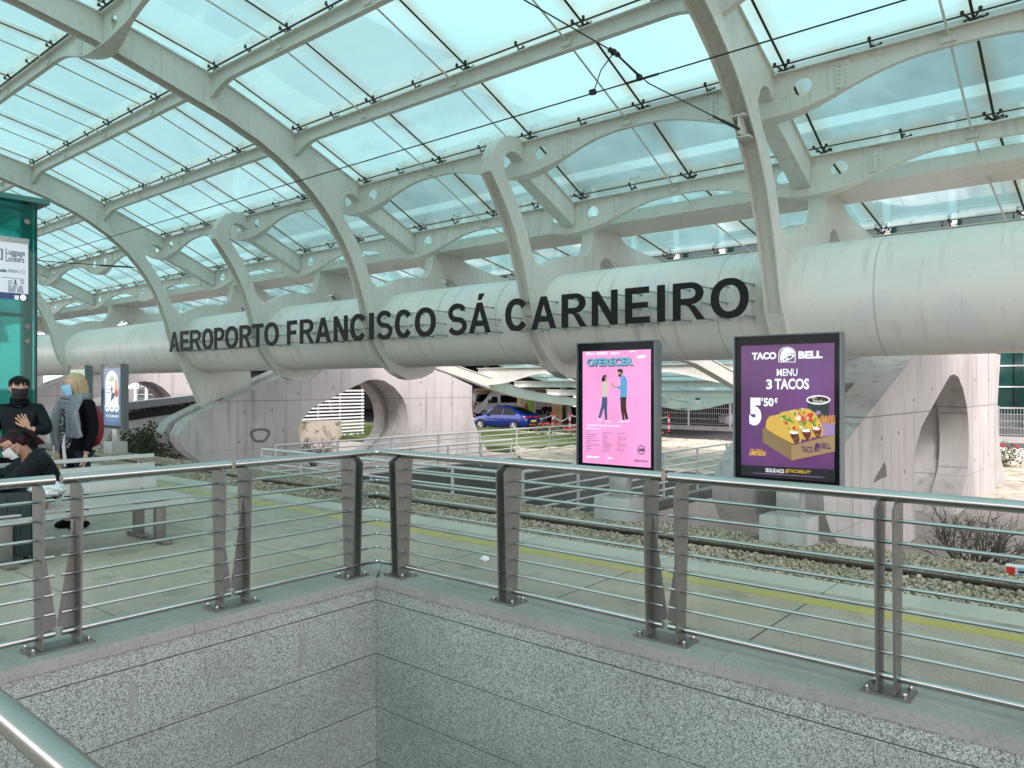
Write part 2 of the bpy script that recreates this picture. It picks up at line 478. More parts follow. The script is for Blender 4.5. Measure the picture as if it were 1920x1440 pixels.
def tag(o, label=None, cat=None, group=None, kind=None):
    if label: o['label'] = label
    if cat: o['category'] = cat
    if group: o['group'] = group
    if kind: o['kind'] = kind
    return o
def thing(name, label, cat, loc=(0, 0, 0), group=None, rotz=0):
    o = bpy.data.objects.new(name, None)
    o.empty_display_size = .3
    COL.objects.link(o)
    o.location = loc; o.rotation_euler = (0, 0, rotz)
    WL[o.name] = Vector(loc)
    return tag(o, label, cat, group)
def structure(name, mb, mat, smooth=38):
    return tag(mb.build(name, mat, smooth=smooth), kind='structure')
def share(src, parent, loc=None):
    """another object with the same mesh, under a parent"""
    c = src.copy(); COL.objects.link(c); c.parent = parent
    if loc is not None: c.location = loc
    return c

TXT = {}
def text_shape(s, bold=0.0, ex=0.0, res=3):
    """outline of a word as verts/faces scaled into the unit box"""
    k = (s, bold, ex)
    if k in TXT: return TXT[k]
    cu = bpy.data.curves.new('txt', 'FONT')
    cu.body = s; cu.size = 1; cu.offset = bold; cu.extrude = ex; cu.resolution_u = res
    ob = bpy.data.objects.new('txt', cu)
    me = ob.to_mesh()
    v = [tuple(q.co) for q in me.vertices]; f = [tuple(p.vertices) for p in me.polygons]
    ob.to_mesh_clear()
    bpy.data.objects.remove(ob); bpy.data.curves.remove(cu)
    xs = [p[0] for p in v]; ys = [p[1] for p in v]
    x0, x1, y0, y1 = min(xs), max(xs), min(ys), max(ys)
    TXT[k] = ([((p[0] - x0) / (x1 - x0), (p[1] - y0) / (y1 - y0), p[2]) for p in v], f)
    return TXT[k]
def put_text(mb, s, x0, z0, x1, z1, y, bold=.02, mi=0, slant=0.0):
    v, f = text_shape(s, bold)
    return mb.add([(x0 + (x1 - x0) * p[0] + slant * p[1], y, z0 + (z1 - z0) * p[1]) for p in v], f, mi)

# ------------------------------------------------------------------ the setting
WELL = (-4.9, 9.0, 0.50, 4.09)            # stair opening in the platform: x0, x1, y0, y1
PIT = (-17.55, -8.75, 10.5, 21.0)         # sunken ramp behind the track
mb = MB()
mb.prism([(-70, -8), (18, -8), (18, 6.05), (-70, 6.05)], 2, -.25, 0,
         holes=[[(WELL[0] - .42, WELL[2] - .2), (WELL[1], WELL[2] - .2), (WELL[1], WELL[3] + .42), (WELL[0] - .42, WELL[3] + .42)]])
structure('platform', mb, M['paving'])
mb = MB(); mb.box((-70, 6.05, -.6), (18, 6.41, .0))
structure('platform_edge', mb, M['edge_slab'])
mb = MB(); mb.box((-70, 5.66, -.02), (18, 5.82, .004))
structure('yellow_line', mb, M['yellow'])

# trackbed: a gravel sheet that falls away beyond the track
mb = MB()
xs = [-75 + i * .75 for i in range(125)]
prof = [(6.41, -.40), (6.9, -.37), (7.5, -.34), (8.2, -.34), (8.8, -.35), (9.3, -.36), (9.75, -.38), (10.05, -.44), (10.3, -.75), (10.5, -1.05)]
vs = []; fs = []
for i, x in enumerate(xs):
    for j, (y, z) in enumerate(prof):
        vs.append((x, y + (.10 * sin(x * 1.7) if j > 6 else 0), z + (R(-.025, .025) if 0 < j else 0)))
for i in range(len(xs) - 1):
    for j in range(len(prof) - 1):
        a = i * len(prof) + j; b = a + len(prof)
        fs.append((a, b, b + 1, a + 1))
mb.add(vs, fs)
structure('trackbed', mb, M['bed'])
# loose ballast stones, one object nobody could count
n = 38000
X0 = np.where(rng.random(n) < .62, -9.5 + 10.2 * rng.random(n), -26 + 17 * rng.random(n))
Y0 = np.where(rng.random(n) < .25, 6.5 + 1.2 * rng.random(n), 7.4 + 2.75 * rng.random(n))
hz = np.interp(Y0, [p[0] for p in prof], [p[1] for p in prof])
sz = .010 + .013 * rng.random(n) ** 2
cube = np.array([(-1, -1, -1), (1, -1, -1), (1, 1, -1), (-1, 1, -1), (-1, -1, 1), (1, -1, 1), (1, 1, 1), (-1, 1, 1)], float)
V = cube[None] * (1 + .45 * (rng.random((n, 8, 3)) - .5)) * (sz[:, None, None] * (.7 + .6 * rng.random((n, 1, 3))))
an = rng.random(n) * 6.28; ca, sa = np.cos(an), np.sin(an)
tl = rng.random(n) * 1.2; ct, st = np.cos(tl), np.sin(tl)
x, y, z = V[..., 0].copy(), V[..., 1].copy(), V[..., 2].copy()
y, z = y * ct[:, None] - z * st[:, None], y * st[:, None] + z * ct[:, None]
x, y = x * ca[:, None] - y * sa[:, None], x * sa[:, None] + y * ca[:, None]
V = np.stack([x + X0[:, None], y + Y0[:, None], z + (hz + sz * .3)[:, None]], -1).reshape(-1, 3)
q = np.array([(3, 2, 1, 0), (4, 5, 6, 7), (0, 1, 5, 4), (1, 2, 6, 5), (2, 3, 7, 6), (3, 0, 4, 7)])
Fq = (q[None] + (np.arange(n) * 8)[:, None, None]).reshape(-1, 4)
me = bpy.data.meshes.new('ballast_stones')
me.from_pydata(V.tolist(), [], Fq.tolist())
me.materials.append(M['stones'])
o = bpy.data.objects.new('ballast_stones', me); COL.objects.link(o)
tag(o, 'grey angular ballast stones spread along the tram rails', 'gravel', kind='stuff')

t = thing('tram_track', 'dark steel tram rails running through the gravel bed', 'track', (-20, 7.8, -.35))
for yr in (7.10, 8.535):
    pr = [(-.065, -.14), (.065, -.14), (.065, -.125), (.012, -.105), (.012, -.035), (.036, -.022), (.036, 0), (-.036, 0), (-.036, -.022), (-.012, -.035), (-.012, -.105), (-.065, -.125)]
    mb = MB(); mb.prism([(yr + a, -.285 + b) for a, b in pr], 0, -72, 16)
    mb.build('rail', M['rail'], t)

# outer ground with openings for platform, stair and ramp
GZ = -1.4
mb = MB()
loops = [[(-900, -600), (700, -600), (700, 1200), (-900, 1200)],
         [(-74.5, -7.5), (-74.5, 10.45), (17.5, 10.45), (17.5, -7.5)],
         [(PIT[0], 10.55), (PIT[0], PIT[3]), (PIT[1], PIT[3]), (PIT[1], 10.55)]]
tris = tessellate_polygon([[Vector((p[0], p[1], 0)) for p in L] for L in loops])
mb.add([(p[0], p[1], GZ) for L in loops for p in L], [tuple(t_) for t_ in tris])
structure('ground', mb, M['ground'])
mb = MB(); mb.prism([(-120, 36.5), (60, 36.5), (60, 62), (-120, 62)], 2, GZ - .02, GZ + .02)
structure('road', mb, M['asphalt'])
mb = MB(); mb.box((-120, 36.1, GZ), (60, 36.5, GZ + .13))
structure('road_kerb', mb, M['concrete2'])
mb = MB(); mb.box((-8.3, 10.56, GZ - .05), (16, 33.8, GZ + .22))
structure('paved_yard', mb, M['pave_out'])
mb = MB(); mb.box((-32, 10.56, GZ - .05), (-17.6, 24.6, GZ + .14))
structure('paved_path', mb, M['pave_out'])
# raised bed of pale soil with patches, lawn beyond it
mb = MB()
vs = []; fs = []
nx, ny = 60, 24
for i in range(nx + 1):
    for j in range(ny + 1):
        x = -17.5 + 26 * i / nx; y = 21.1 + 15 * j / ny
        vs.append((x - max(0, y - 21.5) * .95, y, GZ + .26 + .05 * sin(x * 2.1) * cos(y * 1.7) + R(-.02, .03)))
for i in range(nx):
    for j in range(ny):
        a = i * (ny + 1) + j
        fs.append((a, a + ny + 1, a + ny + 2, a + 1))
mb.add(vs, fs)
structure('soil_bed', mb, M['soil'])
mb = MB(); mb.prism([(-60, 25.5), (-20.5, 25.5), (-20.5, 30), (-30.5, 36.0), (-60, 36.0)], 2, GZ - .05, GZ + .32)
structure('lawn', mb, M['lawn'])
mb = MB(); mb.prism([(-33.0, 29.6), (-19, 29.6), (-19, 33.0), (-33.0, 33.0)], 2, GZ - .05, GZ + .34)
structure('lawn_strip', mb, M['lawn'])
# grass blades on the lawn (nobody could count them)
n = 26000
gx = -46 + 36 * rng.random(n); gy = 25.6 + 10.2 * rng.random(n)
keep = ((gx < -28) & (gy < 33)) | ((gy > 29.7) & (gy < 33) & (gx < -19.2))
gx, gy = gx[keep], gy[keep]; n = len(gx)
h = .07 + .10 * rng.random(n); an = rng.random(n) * 6.28; ww = .018 + .02 * rng.random(n)
B = np.zeros((n, 3, 3))
B[:, 0] = np.stack([gx - ww * np.cos(an), gy - ww * np.sin(an), np.full(n, GZ + .30)], -1)
B[:, 1] = np.stack([gx + ww * np.cos(an), gy + ww * np.sin(an), np.full(n, GZ + .30)], -1)
B[:, 2] = np.stack([gx + .05 * (rng.random(n) - .5), gy + .05 * (rng.random(n) - .5), GZ + .32 + h], -1)
me = bpy.data.meshes.new('lawn_grass')
me.from_pydata(B.reshape(-1, 3).tolist(), [], np.arange(n * 3).reshape(-1, 3).tolist())
me.materials.append(M['grass'])
o = bpy.data.objects.new('lawn_grass', me); COL.objects.link(o)
tag(o, 'short green grass growing on the lawn before the road', 'grass', kind='stuff')

# ramp walls behind the track
t = thing('ramp_wall', 'dark stone retaining wall round the sunken ramp behind the track', 'wall', ((PIT[0] + PIT[1]) / 2, PIT[2], -5))
for a, b in (((PIT[0] - .25, PIT[2] - .25, -6), (PIT[0], PIT[3] + .25, -1.02)), ((PIT[1], PIT[2] - .25, -6), (PIT[1] + .25, PIT[3] + .25, -1.02)),
             ((PIT[0], PIT[2] - .25, -6), (PIT[1], PIT[2], -1.02)), ((PIT[0], PIT[3], -6), (PIT[1], PIT[3] + .25, -1.02))):
    MB().box(a, b).build('wall_face', M['darkwall'], t)
mb = MB(); mb.box((PIT[0] - .1, PIT[2] - .1, -5.6), (PIT[1] + .1, PIT[3] + .1, -5.2)); structure('ramp_floor', mb, M['asphalt'])

# ------------------------------------------------------------------ stair opening: granite walls and coping
x0, x1, y0, y1 = WELL
JZ = [-.062, -.176, -.62, -1.06, -1.50, -1.94, -2.38, -2.82, -3.3]
def granite_wall(name, label, ax):
    t = thing(name, label, 'wall', (x0, y1, -4.2) if ax == 0 else ((x0 + x1) / 2, y1, -4.2))
    zs = JZ + [-4.2]
    for k in range(len(zs) - 1):
        za, zb = zs[k] - .004, zs[k + 1] + .004
        L0, L1 = (y0 - .2, y1 + .02) if ax == 0 else (x0, x1)
        cuts = []
        c = L1 - (0.66 if ax == 0 else 0) - (.8 if (k % 2 and ax == 0) else 0)
        if ax == 0:
            cuts = [y1 + .02, 3.35, 2.1, 0.9, y0 - .2] if k != 1 else [y1 + .02, 3.0, 1.95, y0 - .2]
        else:
            st = 1.25 if k % 2 else 0.55
            cuts = [x0] + [x0 + st + 1.3 * i for i in range(12) if x0 + st + 1.3 * i < x1] + [x1]
        cuts = sorted(cuts)
        mb = MB()
        for a, b in zip(cuts[:-1], cuts[1:]):
            d = R(0, .004)
            if ax == 0: mb.box((x0 - .06, a + .001, zb), (x0 - d, b - .001, za))
            else: mb.box((a + .001, y1 + d, zb), (b - .001, y1 + .06, za))
        mb.build('granite_course', M['granite'], t)
    mb = MB()
    if ax == 0: mb.box((x0 - .42, y0 - .2, -4.2), (x0 - .055, y1 + .42, -.062))
    else: mb.box((x0 - .05, y1 + .055, -4.2), (x1, y1 + .42, -.062))
    mb.build('joint_backing', M['joint'], t)
    mb = MB()
    if ax == 0:
        for a, b in zip((y0 - .2, 1.02, 2.52), (1.02, 2.52, 4.105)): mb.box((x0 - .42, a + .002, -.06), (x0 + .012, b - .002, .012))
        mb.prism([(x0 - .42, y1 + .017), (x0 + .012, y1 + .017), (x0 - .42, y1 + .42)], 2, -.06, .012)
    else:
        mb.prism([(x0 + .0165, y1 - .012), (x0 - .40, y1 + .42), (-3.4, y1 + .42), (-3.4, y1 - .012)], 2, -.06, .012)
        for a, b in zip((-3.4, -1.9, -.38, 1.1, 2.6), (-1.9, -.38, 1.1, 2.6, x1)): mb.box((a + .002, y1 - .012, -.06), (b, y1 + .42, .012))
    mb.build('coping', M['coping'], t)
    return t
gl_ = granite_wall('stairwell_wall', 'short granite wall of the stairwell below the railing with the bench behind', 0)
gr_ = granite_wall('stairwell_wall', 'long speckled granite wall of the stairwell running along the platform edge', 1)
# broken corners repaired with smooth mortar on the short wall
for zc, yc, s in ((-.36, 3.35, 1), (-.33, 2.1, .9)):
    mb = MB(); mb.prism([(yc, zc + .10 * s), (yc + .05, zc + .05 * s), (yc + .06, zc - .02), (yc + .02, zc - .16 * s), (yc, zc - .21 * s)], 0, x0 - .01, x0 + .003)
    mb.build('mortar_patch', M['coping'], gl_)
mb = MB(); mb.box((x0 - .3, y0 - .2, -4.4), (x1, y1 + .3, -4.2)); structure('stair_floor', mb, M['coping'])
mb = MB(); mb.box((x0 - .42, y0 - .5, -4.2), (x1, y0 - .2, -.004))
tag(mb.build('stairwell_wall', M['granite']), 'near granite wall of the stairwell under the handrail by the camera', 'wall')

# ------------------------------------------------------------------ railings
HZ, HR = 1.032, .031
RZ = [.907 - .1148 * k for k in range(7)]
BZ = .098
YR, XR = 4.26, -5.08
def blade(mb, axis, c, at, side):
    """tapered plate square to the rail; side = +1 if the well lies towards smaller values"""
    pl = [(at - .095 * 1, .035), (at - .095, HZ - .10), (at - .012, HZ - .022), (at + .095, HZ - .022), (at + .095, .70), (at + .006, .035)]
    pl = [(at - .065, .03), (at - .098, HZ - .062), (at - .045, HZ - .026), (at + .088, HZ - .03), (at + .09, HZ - .06), (at + .045, .03)]
    if side < 0: pl = [(2 * at - p[0], p[1]) for p in pl]
    mb.prism(pl, axis, c - .006, c + .006)
def post(parent, axis, c, at, side, gap, fins):
    """pair of blades on a base plate"""
    mb = MB()
    blade(mb, axis, c - gap / 2, at, side); blade(mb, axis, c + gap / 2, at, side)
    mb.build('post', M['blade'], parent)
    if fins:
        mb = MB()
        g = gap / 2 - .007
        for s in (-1, 1):
            pts = [(c + s * g, .80), (c + s * .003, .16), (c + s * .003, .135), (c + s * g * .35, .12), (c + s * g, .035)]
            p3 = [(p[0], p[1]) for p in pts]
            other = 1 if axis == 0 else 0
            mb.prism(p3, other, at + .008 * side, at + .018 * side)
        mb.build('web_plate', M['blade'], parent)
    mb = MB()
    hx = gap / 2 + .075
    if axis == 0: mb.box((c - hx, at - .09, .012), (c + hx, at + .085, .026))
    else: mb.box((at - .085, c - hx, .012), (at + .09, c + hx, .026))
    mb.build('base_plate', M['blade'], parent)
    for sx in (-1, 1):
        for sy in (-1, 1):
            a, b = c + sx * (hx - .028), at + sy * .062
            p = (a, b) if axis == 0 else (b, a)
            mb = MB(); mb.tube([(p[0], p[1], .026), (p[0], p[1], .04)], .013, 6); mb.sphere((p[0], p[1], .04), (.011, .011, .014), 8, 5)
            mb.build('bolt', M['steel'], parent)
def run(t, path, caps=True):
    """handrail, seven rods and the bottom rail along a plan path"""
    P3 = lambda z: [(p[0], p[1], z) for p in path]
    mb = MB(); mb.tube(P3(HZ), HR, 20); mb.build('handrail', M['steel'], t)
    for z in RZ:
        mb = MB(); mb.tube(P3(z), .0105, 8); mb.build('rod', M['steel'], t)
    mb = MB(); mb.tube(P3(BZ), .0215, 12); mb.build('bottom_rail', M['steel'], t)
def pane(t, a, b, axis, at):
    mb = MB()
    if axis == 0: mb.box((a, at - .004, .055), (b, at + .004, .965))
    else: mb.box((at - .004, a, .055), (at + .004, b, .965))
    mb.build('glass_panel', M['panel_glass'], t, smooth=0)
G = 'steel railing lengths round the stairwell'
def corner_path():
    p = [(XR, 2.915)]
    for k in range(7):
        a = pi - pi / 2 * k / 6
        p.append((XR + .06 + .06 * cos(a), YR - .06 + .06 * sin(a)))
    return p + [(-2.325, YR)]
t1 = thing('railing', 'steel railing length at the left edge, in front of the dark suitcase', 'railing', (XR, 1.0, 0), G)
run(t1, [(XR, -2.2), (XR, 1.735)])
t2 = thing('railing', 'short steel railing length in front of the metal bench', 'railing', (XR, 2.3, 0), G)
run(t2, [(XR, 1.775), (XR, 2.885)])
t3 = thing('railing', 'steel railing length bent round the far corner of the stairwell', 'railing', (XR, YR, 0), G)
run(t3, corner_path())
t4 = thing('railing', 'long steel railing length at the right, before the purple taco advertisement', 'railing', (0, YR, 0), G)
run(t4, [(-2.285, YR), (4.2, YR)])
# posts: joints carry widely spaced blades with webs
post(t1, 1, 1.66, XR, -1, .02, False) if False else None
def joint(ta, tb, axis, c, at, side, gap):
    """the blade pair at a joint: each half belongs to its own railing length"""
    for tt, s in ((ta, -1), (tb, 1)):
        cc = c + s * gap / 2
        mb = MB(); blade(mb, axis, cc, at, side); mb.build('post', M['blade'], tt)
        g = gap / 2 - .007
        mb = MB()
        e = c + s * .004
        pts = [(cc - s * .006, .80), (e, .17), (e, .135), (c + s * g * .4, .118), (cc - s * .006, .03)]
        mb.prism(pts, 1 - axis, at + .008 * side, at + .018 * side)
        mb.build('web_plate', M['blade'], tt)
    mb = MB()
    hx = gap / 2 + .075
    if axis == 0: mb.box((c - hx, at - .09, .012), (c + hx, at + .085, .026))
    else: mb.box((at - .085, c - hx, .012), (at + .09, c + hx, .026))
    mb.build('base_plate', M['blade'], tb)
    for sx in (-1, 1):
        for sy in (-1, 1):
            a, b = c + sx * (hx - .028), at + sy * .062
            p = (a, b) if axis == 0 else (b, a)
            mb = MB(); mb.tube([(p[0], p[1], .026), (p[0], p[1], .04)], .013, 6); mb.sphere((p[0], p[1], .04), (.011, .011, .014), 8, 5)
            mb.build('bolt', M['steel'], tb)
joint(t1, t2, 1, 1.755, XR, -1, .21)
joint(t2, t3, 1, 2.90, XR, -1, .20)
joint(t3, t4, 0, -2.305, YR, 1, .21)
post(t3, 1, 3.98, XR, -1, .075, False)
post(t3, 0, -4.78, YR, 1, .075, False)
post(t3, 0, -3.60, YR, 1, .078, False)
post(t4, 0, -1.02, YR, 1, .085, False)
post(t4, 0, .30, YR, 1, .085, False)
post(t1, 1, .55, XR, -1, .085, False)
pane(t1, .70, 1.55, 1, XR - .03)
pane(t2, 1.96, 2.70, 1, XR - .03)
pane(t3, 3.10, 3.86, 1, XR - .03)
pane(t3, -4.62, -3.70, 0, YR + .03); pane(t3, -3.50, -2.52, 0, YR + .03)
pane(t4, -2.10, -1.16, 0, YR + .03); pane(t4, -.88, .16, 0, YR + .03)
t = thing('railing', 'near steel handrail crossing the lower left corner by the camera', 'railing', (-.5, .45, 0))
mb = MB(); mb.tube([(-3.0, .45, 1.02), (3.5, .45, 1.02)], .0255, 24); mb.build('handrail', M['steel'], t)
for xx in (-2.4, 1.6):
    mb = MB(); blade(mb, 0, xx, .45, -1); mb.build('post', M['blade'], t)

# ------------------------------------------------------------------ the station canopy
TY, TZ, TR = 12.5, 2.964, .905            # big support tube
SP = 4.775                                # spacing of the rib planes along the track
XF = [-4.21 - 2 * SP * k for k in range(-1, 6)]        # full arches: 5.34, -4.21, -13.76, -23.31, ...
XH = [-8.96, -18.53, .58]                               # short ribs ending in a hook
TK = .27                                  # rib thickness (to the -X side)
can = thing('station_canopy', 'cream steel station canopy of curved ribs and glass carried on a huge round tube', 'canopy', (-20, TY, 0))

mb = MB()
nseg = 72
ring = [(TY + TR * cos(2 * pi * k / nseg), TZ + TR * sin(2 * pi * k / nseg)) for k in range(nseg)]
mb.prism(ring, 0, -78, 9)
mb.build('support_tube', M['tube'], can, smooth=25)

UP = [(-7.3, 6.05), (-5.31, 6.89), (-3.5, 7.58), (-1.5, 8.08), (.5, 8.25), (2.0, 8.28), (3.45, 8.2), (4.96, 8.06), (6.0, 7.90), (7.45, 7.57), (8.4, 7.25), (9.31, 6.89), (10.36, 6.45), (11.2, 6.10)]
SLOT = [(11.03, 5.83), (10.84, 5.95), (10.68, 5.93), (10.54, 5.82), (10.46, 5.64)]
RIGHT = [(10.5, 5.49), (10.72, 5.2), (10.95, 4.86), (11.15, 4.5), (11.28, 4.16), (11.38, 4.01), (11.53, 3.915), (11.68, 3.91), (11.84, 3.98), (12.03, 4.09), (12.33, 4.21), (12.65, 4.265), (12.92, 4.265), (13.12, 4.3), (13.26, 4.45), (13.34, 4.7), (13.36, 4.97)]
REAR = [(14.30, 4.97), (14.75, 4.76), (16.45, 4.60), (16.45, 4.36), (14.62, 4.10), (14.32, 4.12), (14.17, 4.24), (14.04, 4.34), (13.86, 4.37), (13.68, 4.28), (13.60, 4.10), (13.66, 3.6), (13.75, 3.0), (13.72, 2.6), (13.55, 2.18)]
LEFT = [(13.31, 1.94), (13.0, 1.81), (12.64, 1.755), (12.45, 1.77), (12.14, 1.89), (11.84, 2.1), (11.58, 2.4), (11.38, 2.75), (11.26, 3.16), (11.16, 3.55), (10.98, 4.05), (10.78, 4.5), (10.57, 4.85), (10.32, 5.2)]
LOW = [(10.05, 5.5), (9.75, 5.78), (9.4, 6.05), (9.0, 6.30), (8.5, 6.56), (7.7, 6.86), (6.72, 7.14), (5.36, 7.52), (4.23, 7.74), (3.0, 7.9), (2.0, 7.95), (.5, 7.92), (-1.5, 7.75), (-3.5, 7.2), (-5.0, 6.45), (-6.3, 5.45), (-7.2, 4.2), (-7.75, 4.2)]
HOOK = [(11.09, 5.82), (10.84, 5.93), (10.7, 5.94), (10.56, 5.86), (10.51, 5.8), (10.47, 5.7), (10.47, 5.59)]
HTOP = [(10.12, 5.45), (10.14, 5.66), (10.2, 5.82), (10.28, 5.97), (10.4, 6.11), (10.62, 6.21), (10.84, 6.23), (11.01, 6.19), (11.24, 6.11)]
full = UP + SLOT + RIGHT + REAR + LEFT + LOW
hook = HOOK + RIGHT + REAR + LEFT + HTOP
def rib(name, poly, X, flange):
    # a trough: two side plates with the web between them set back from the inner edge
    mb = MB()
    mb.prism(poly, 0, X - .022, X); mb.prism(poly, 0, X - TK, X - TK + .022)
    k0 = len(UP + SLOT if flange else HOOK) + len(RIGHT + REAR) + 5
    k1 = len(poly) if flange else k0 + len(LEFT) - 5
    inner = list(poly)
    for k in range(k0, k1):
        q0, q1 = Vector(poly[k - 1]), Vector(poly[(k + 1) % len(poly)])
        d = (q1 - q0).normalized()
        inner[k] = (poly[k][0] + d.y * .13, poly[k][1] - d.x * .13)
    mb.prism(inner, 0, X - TK + .0215, X - .0215)
    if flange: mb.strip([(a, b + .012) for a, b in UP], 0, X - TK - .03, X + .035, .03)
    # stiffener ribs where the struts land
    mb.build(name, M['paint'], can, smooth=32)
for X in XF: rib('arch_rib', full, X, True)
for X in XH: rib('hook_rib', hook, X, False)
# steel legs from the tube into the concrete piers
for X in (-4.21, -23.31, -42.41):
    lg = [(11.40, 2.72), (11.62, 2.36), (11.86, 1.91), (12.13, 1.32), (12.32, .79), (12.45, .35), (12.95, .55), (12.72, .95), (12.80, 1.14), (12.98, 1.22), (13.2, 1.14), (13.35, 1.0), (14.0, 1.45), (13.98, 2.30), (13.6, 2.5), (12.5, 2.3)]
    mb = MB(); mb.prism(lg, 0, X - TK - .012, X + .012)
    mb.build('support_leg', M['paint'], can)

# purlins along the track
NODES = [(-2.55, 7.92), (-.55, 8.2), (1.45, 8.29), (3.45, 8.2), (5.47, 7.98), (7.45, 7.57), (9.31, 6.89), (11.05, 6.16), (12.75, 5.36), (14.45, 4.98), (16.45, 4.62), (18.35, 3.75), (19.75, 2.95), (20.95, 2.26), (23.07, 1.78), (25.2, 1.44), (27.1, 1.27), (29.0, 1.33)]
XA, XB = -70.0, 8.6
WXA, WXB = -19.2, -4.1                    # the rear wing roof spans only the bay between two piers
sup_all = sorted(XF + [x for x in XH] + [-28.1, -37.6])
sup_full = sorted(XF)
def near(x, L): return min(abs(x - q) for q in L)
def purlin(Y, zt, kind, holes=True, XA=XA, XB=XB):
    step = .16
    N = int((XB - XA) / step)
    L = sup_full if kind == 'A' else sup_all
    def depth(x):
        d = near(x, L)
        if kind == 'B':
            return .185 + .44 * (.5 + .5 * cos(pi * min(d, 2.2) / 2.2)) ** 1.15
        if kind == 'C':
            return .2 + .40 * (.5 + .5 * cos(pi * min(d, 2.6) / 2.6))
        return .21 + .24 * max(0, 1 - d / .75) ** 1.6
    mb = MB()
    xs_ = [XA + (XB - XA) * i / N for i in range(N + 1)]
    hl = []
    if kind in 'BC' and holes:
        for q in L:
            if q - .4 < XA + .5 or q + .5 > XB: continue
            for s in ((-.46, .42) if kind == 'B' else (.45,)):
                cx, cz = q + s, zt - .245
                hl.append([(cx + .135 * cos(2 * pi * k / 18), cz + .125 * sin(2 * pi * k / 18)) for k in range(18)])
    mb.prism([(x, zt) for x in xs_] + [(x, zt - depth(x)) for x in reversed(xs_)], 1, Y - .011, Y + .011, holes=hl)
    # top flange and a bottom flange that swells towards the supports
    mb.box((XA, Y - .09, zt - .002), (XB, Y + .09, zt + .014))
    vs = []; fs = []
    for i, x in enumerate(xs_):
        d = near(x, L)
        wd = (.045 + .12 * max(0, 1 - d / 1.0) ** .8) if kind in 'BC' else .055
        zb = zt - depth(x)
        vs += [(x, Y - wd, zb - .016), (x, Y + wd, zb - .016), (x, Y + wd, zb + .001), (x, Y - wd, zb + .001)]
    for i in range(N):
        for k in range(4):
            a = i * 4 + k; b = i * 4 + (k + 1) % 4
            fs.append((a, b, b + 4, a + 4))
    mb.add(vs, fs)
    p = mb.build('purlin', M['paint'], can, smooth=30)
    if kind == 'B':                       # bolted splice plates either side of every rib
        for q in L:
            for s in (-.98, .98):
                cx = q + s
                if cx < -34 or cx > 7: continue
                m2 = MB()
                m2.box((cx - .095, Y - .030, zt - depth(cx) + .02), (cx + .095, Y - .011, zt - .02))
                hgt = depth(cx) - .07
                for a in (-.045, .045):
                    for k in range(7):
                        z = zt - .035 - hgt * k / 6
                        m2.sphere((cx + a, Y - .032, z), (.017, .020, .017), 7, 4)
                m2.build('splice_plate', M['paint'], p)
    return p
KIND = {3: 'A', 4: 'B2', 5: 'A', 6: 'A', 7: 'B', 8: 'B', 10: 'A', 13: 'C', 14: 'A', 15: 'A', 16: 'C'}
for k, kd in KIND.items():
    Y, z = NODES[k]
    if kd == 'B2':
        keep_ = sup_all; sup_all = sup_full; purlin(Y, z, 'B'); sup_all = keep_
    else: purlin(Y, z, kd, XA=WXA if k > 11 else XA, XB=WXB if k > 11 else XB)
# heavy box girder behind the tube
mb = MB(); mb.prism([(13.36, 5.19), (13.36, 4.965), (14.74, 4.965), (14.74, 5.12)], 0, XA, XB); mb.build('box_girder', M['paint'], can)
# struts from the third purlin down to the fourth, behind every rib
for X in sorted(XF + XH):
    mb = MB(); mb.prism([(11.08, 6.06), (11.08, 5.60), (12.72, 4.88), (12.72, 5.30)], 0, X - .30, X - .02)
    mb.strip([(11.08, 6.07), (12.72, 5.31)], 0, X - .33, X + .02, .022)
    mb.build('strut', M['paint'], can)
# rear wing falling away behind the tube
WT = [(13.45, 2.95), (16.3, 2.75), (18.2, 2.5), (19.4, 2.24), (20.94, 1.9), (23.07, 1.40), (25.19, 1.16), (27.1, 1.0), (29.5, 1.02)]
WB = [(29.5, .78), (27.1, .72), (25.19, .86), (23.07, 1.09), (22.06, 1.27), (20.91, 1.52), (19.4, 1.90), (18.2, 2.18), (16.3, 2.4), (13.45, 2.55)]
for X in [x for x in sup_all if -19.5 < x < -4]:
    mb = MB(); mb.prism(WT + WB, 0, X - TK, X)
    mb.strip([(a, b + .012) for a, b in WT], 0, X - TK - .03, X + .03, .025)
    mb.build('wing_rib', M['paint'], can)

